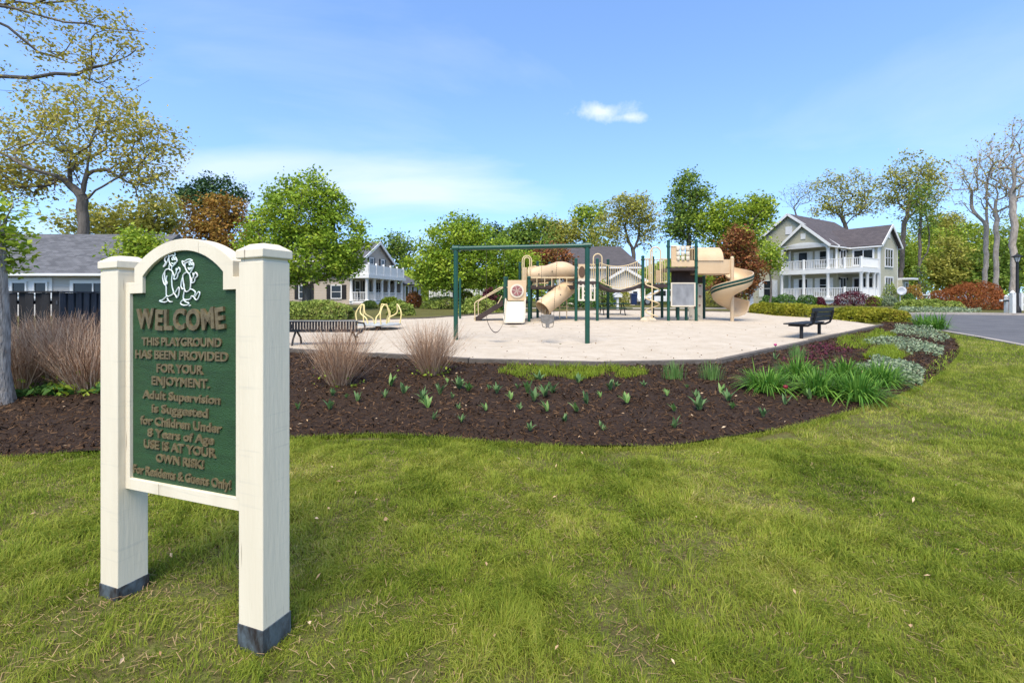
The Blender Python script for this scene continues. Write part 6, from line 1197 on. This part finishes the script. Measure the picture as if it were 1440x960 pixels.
# low ground cover patches
def patch(name, label, poly, n, h, wd, lm, kind='blade', ls=.05, cat='ground cover'):
    pl = [gp(*p) for p in poly]; B_ = np.array(pl); X = rng.uniform(B_[:, 0].min(), B_[:, 0].max(), n*3); Y = rng.uniform(B_[:, 1].min(), B_[:, 1].max(), n*3); k = inpoly(X, Y, pl)&(vnoise(X*3+7, Y*3+7, 55)+.4*rng.random(n*3) > .42); X, Y = X[k][:n], Y[k][:n]; Z = np.interp(Y, PY, PZ)+.04; m = len(X)
    if kind == 'blade': v, f = blades(X, Y, Z, rng.uniform(.3, 1, m)*h*(.35+1.1*vnoise(X*3.5+1, Y*3.5+1, 56)), np.full(m, wd), 1.4); o = link(name, fastmesh(name, v, f), M[lm])
    else: Cn = np.stack([X, Y, Z+rng.random(m)*h*(.4+.9*vnoise(X*2.2+1, Y*2.2+1, 57))], 1); v, f = leaves_np(Cn, ls, .5, .45); o = link(name, fastmesh(name, v, [f]), M[lm])
    return tag(o, label, cat, kind='stuff')
patch('ground_cover', 'strip of bright green grassy ground cover along the sand', [(700, 528), (716, 520), (800, 521), (905, 523), (912, 530), (880, 536), (850, 531), (815, 540), (775, 533), (745, 541), (720, 532)], 3800, .15, .007, 'leaf_lime')
patch('ground_cover', 'lime green ground cover in front of the black bench', [(1176, 492), (1180, 476), (1226, 470), (1240, 480), (1215, 494)], 2600, .15, .01, 'leaf_lime'); patch('ground_cover', 'lime green ground cover near the end of the edging', [(1215, 478), (1232, 465), (1262, 474), (1256, 482)], 1600, .15, .012, 'leaf_lime')
patch('ground_cover', 'bright moss green mound in the middle of the bed', [(1214, 507), (1228, 493), (1256, 492), (1274, 505), (1262, 511)], 3600, .15, .008, 'leaf_lime')
for lb, pl, n in (('silvery leafed ground cover along the middle of the bed', [(1212, 486), (1240, 477), (1300, 486), (1328, 496), (1326, 506), (1280, 500), (1250, 490)], 2600), ('silvery leafed ground cover right of the daylilies', [(1205, 522), (1240, 508), (1280, 520), (1302, 535), (1296, 546), (1262, 540), (1235, 526)], 2600), ('silvery leafed ground cover near the road kerb', [(1252, 472), (1262, 462), (1310, 466), (1338, 480), (1326, 484), (1290, 477)], 2400)): patch('ground_cover', lb, pl, int(n*.8), .15, 0, 'leaf_silver', 'leaf', .06)
patch('ground_cover', 'thin green weeds at the right tip of the bed', [(1295, 540), (1310, 515), (1340, 495), (1348, 500), (1330, 522), (1306, 545)], 900, .12, .009, 'leaf_fresh'); patch('ground_cover', 'low dark purple leaves by the sand edge', [(1095, 512), (1120, 498), (1185, 482), (1205, 500), (1140, 514)], 900, .13, 0, 'leaf_purple', 'leaf', .06)
patch('ground_cover', 'pale ground cover along the far kerb', [(1262, 441), (1266, 436.5), (1345, 436.8), (1380, 439.5), (1380, 441)], 2600, .25, 0, 'leaf_silver', 'leaf', .11)
patch('ground_cover', 'broad green leaves below the dry shrubs', [(0, 566), (6, 545), (140, 543), (140, 560), (60, 562)], 420, .10, 0, 'leaf_box', 'leaf', .11)
print('LEAVES', NLEAF)
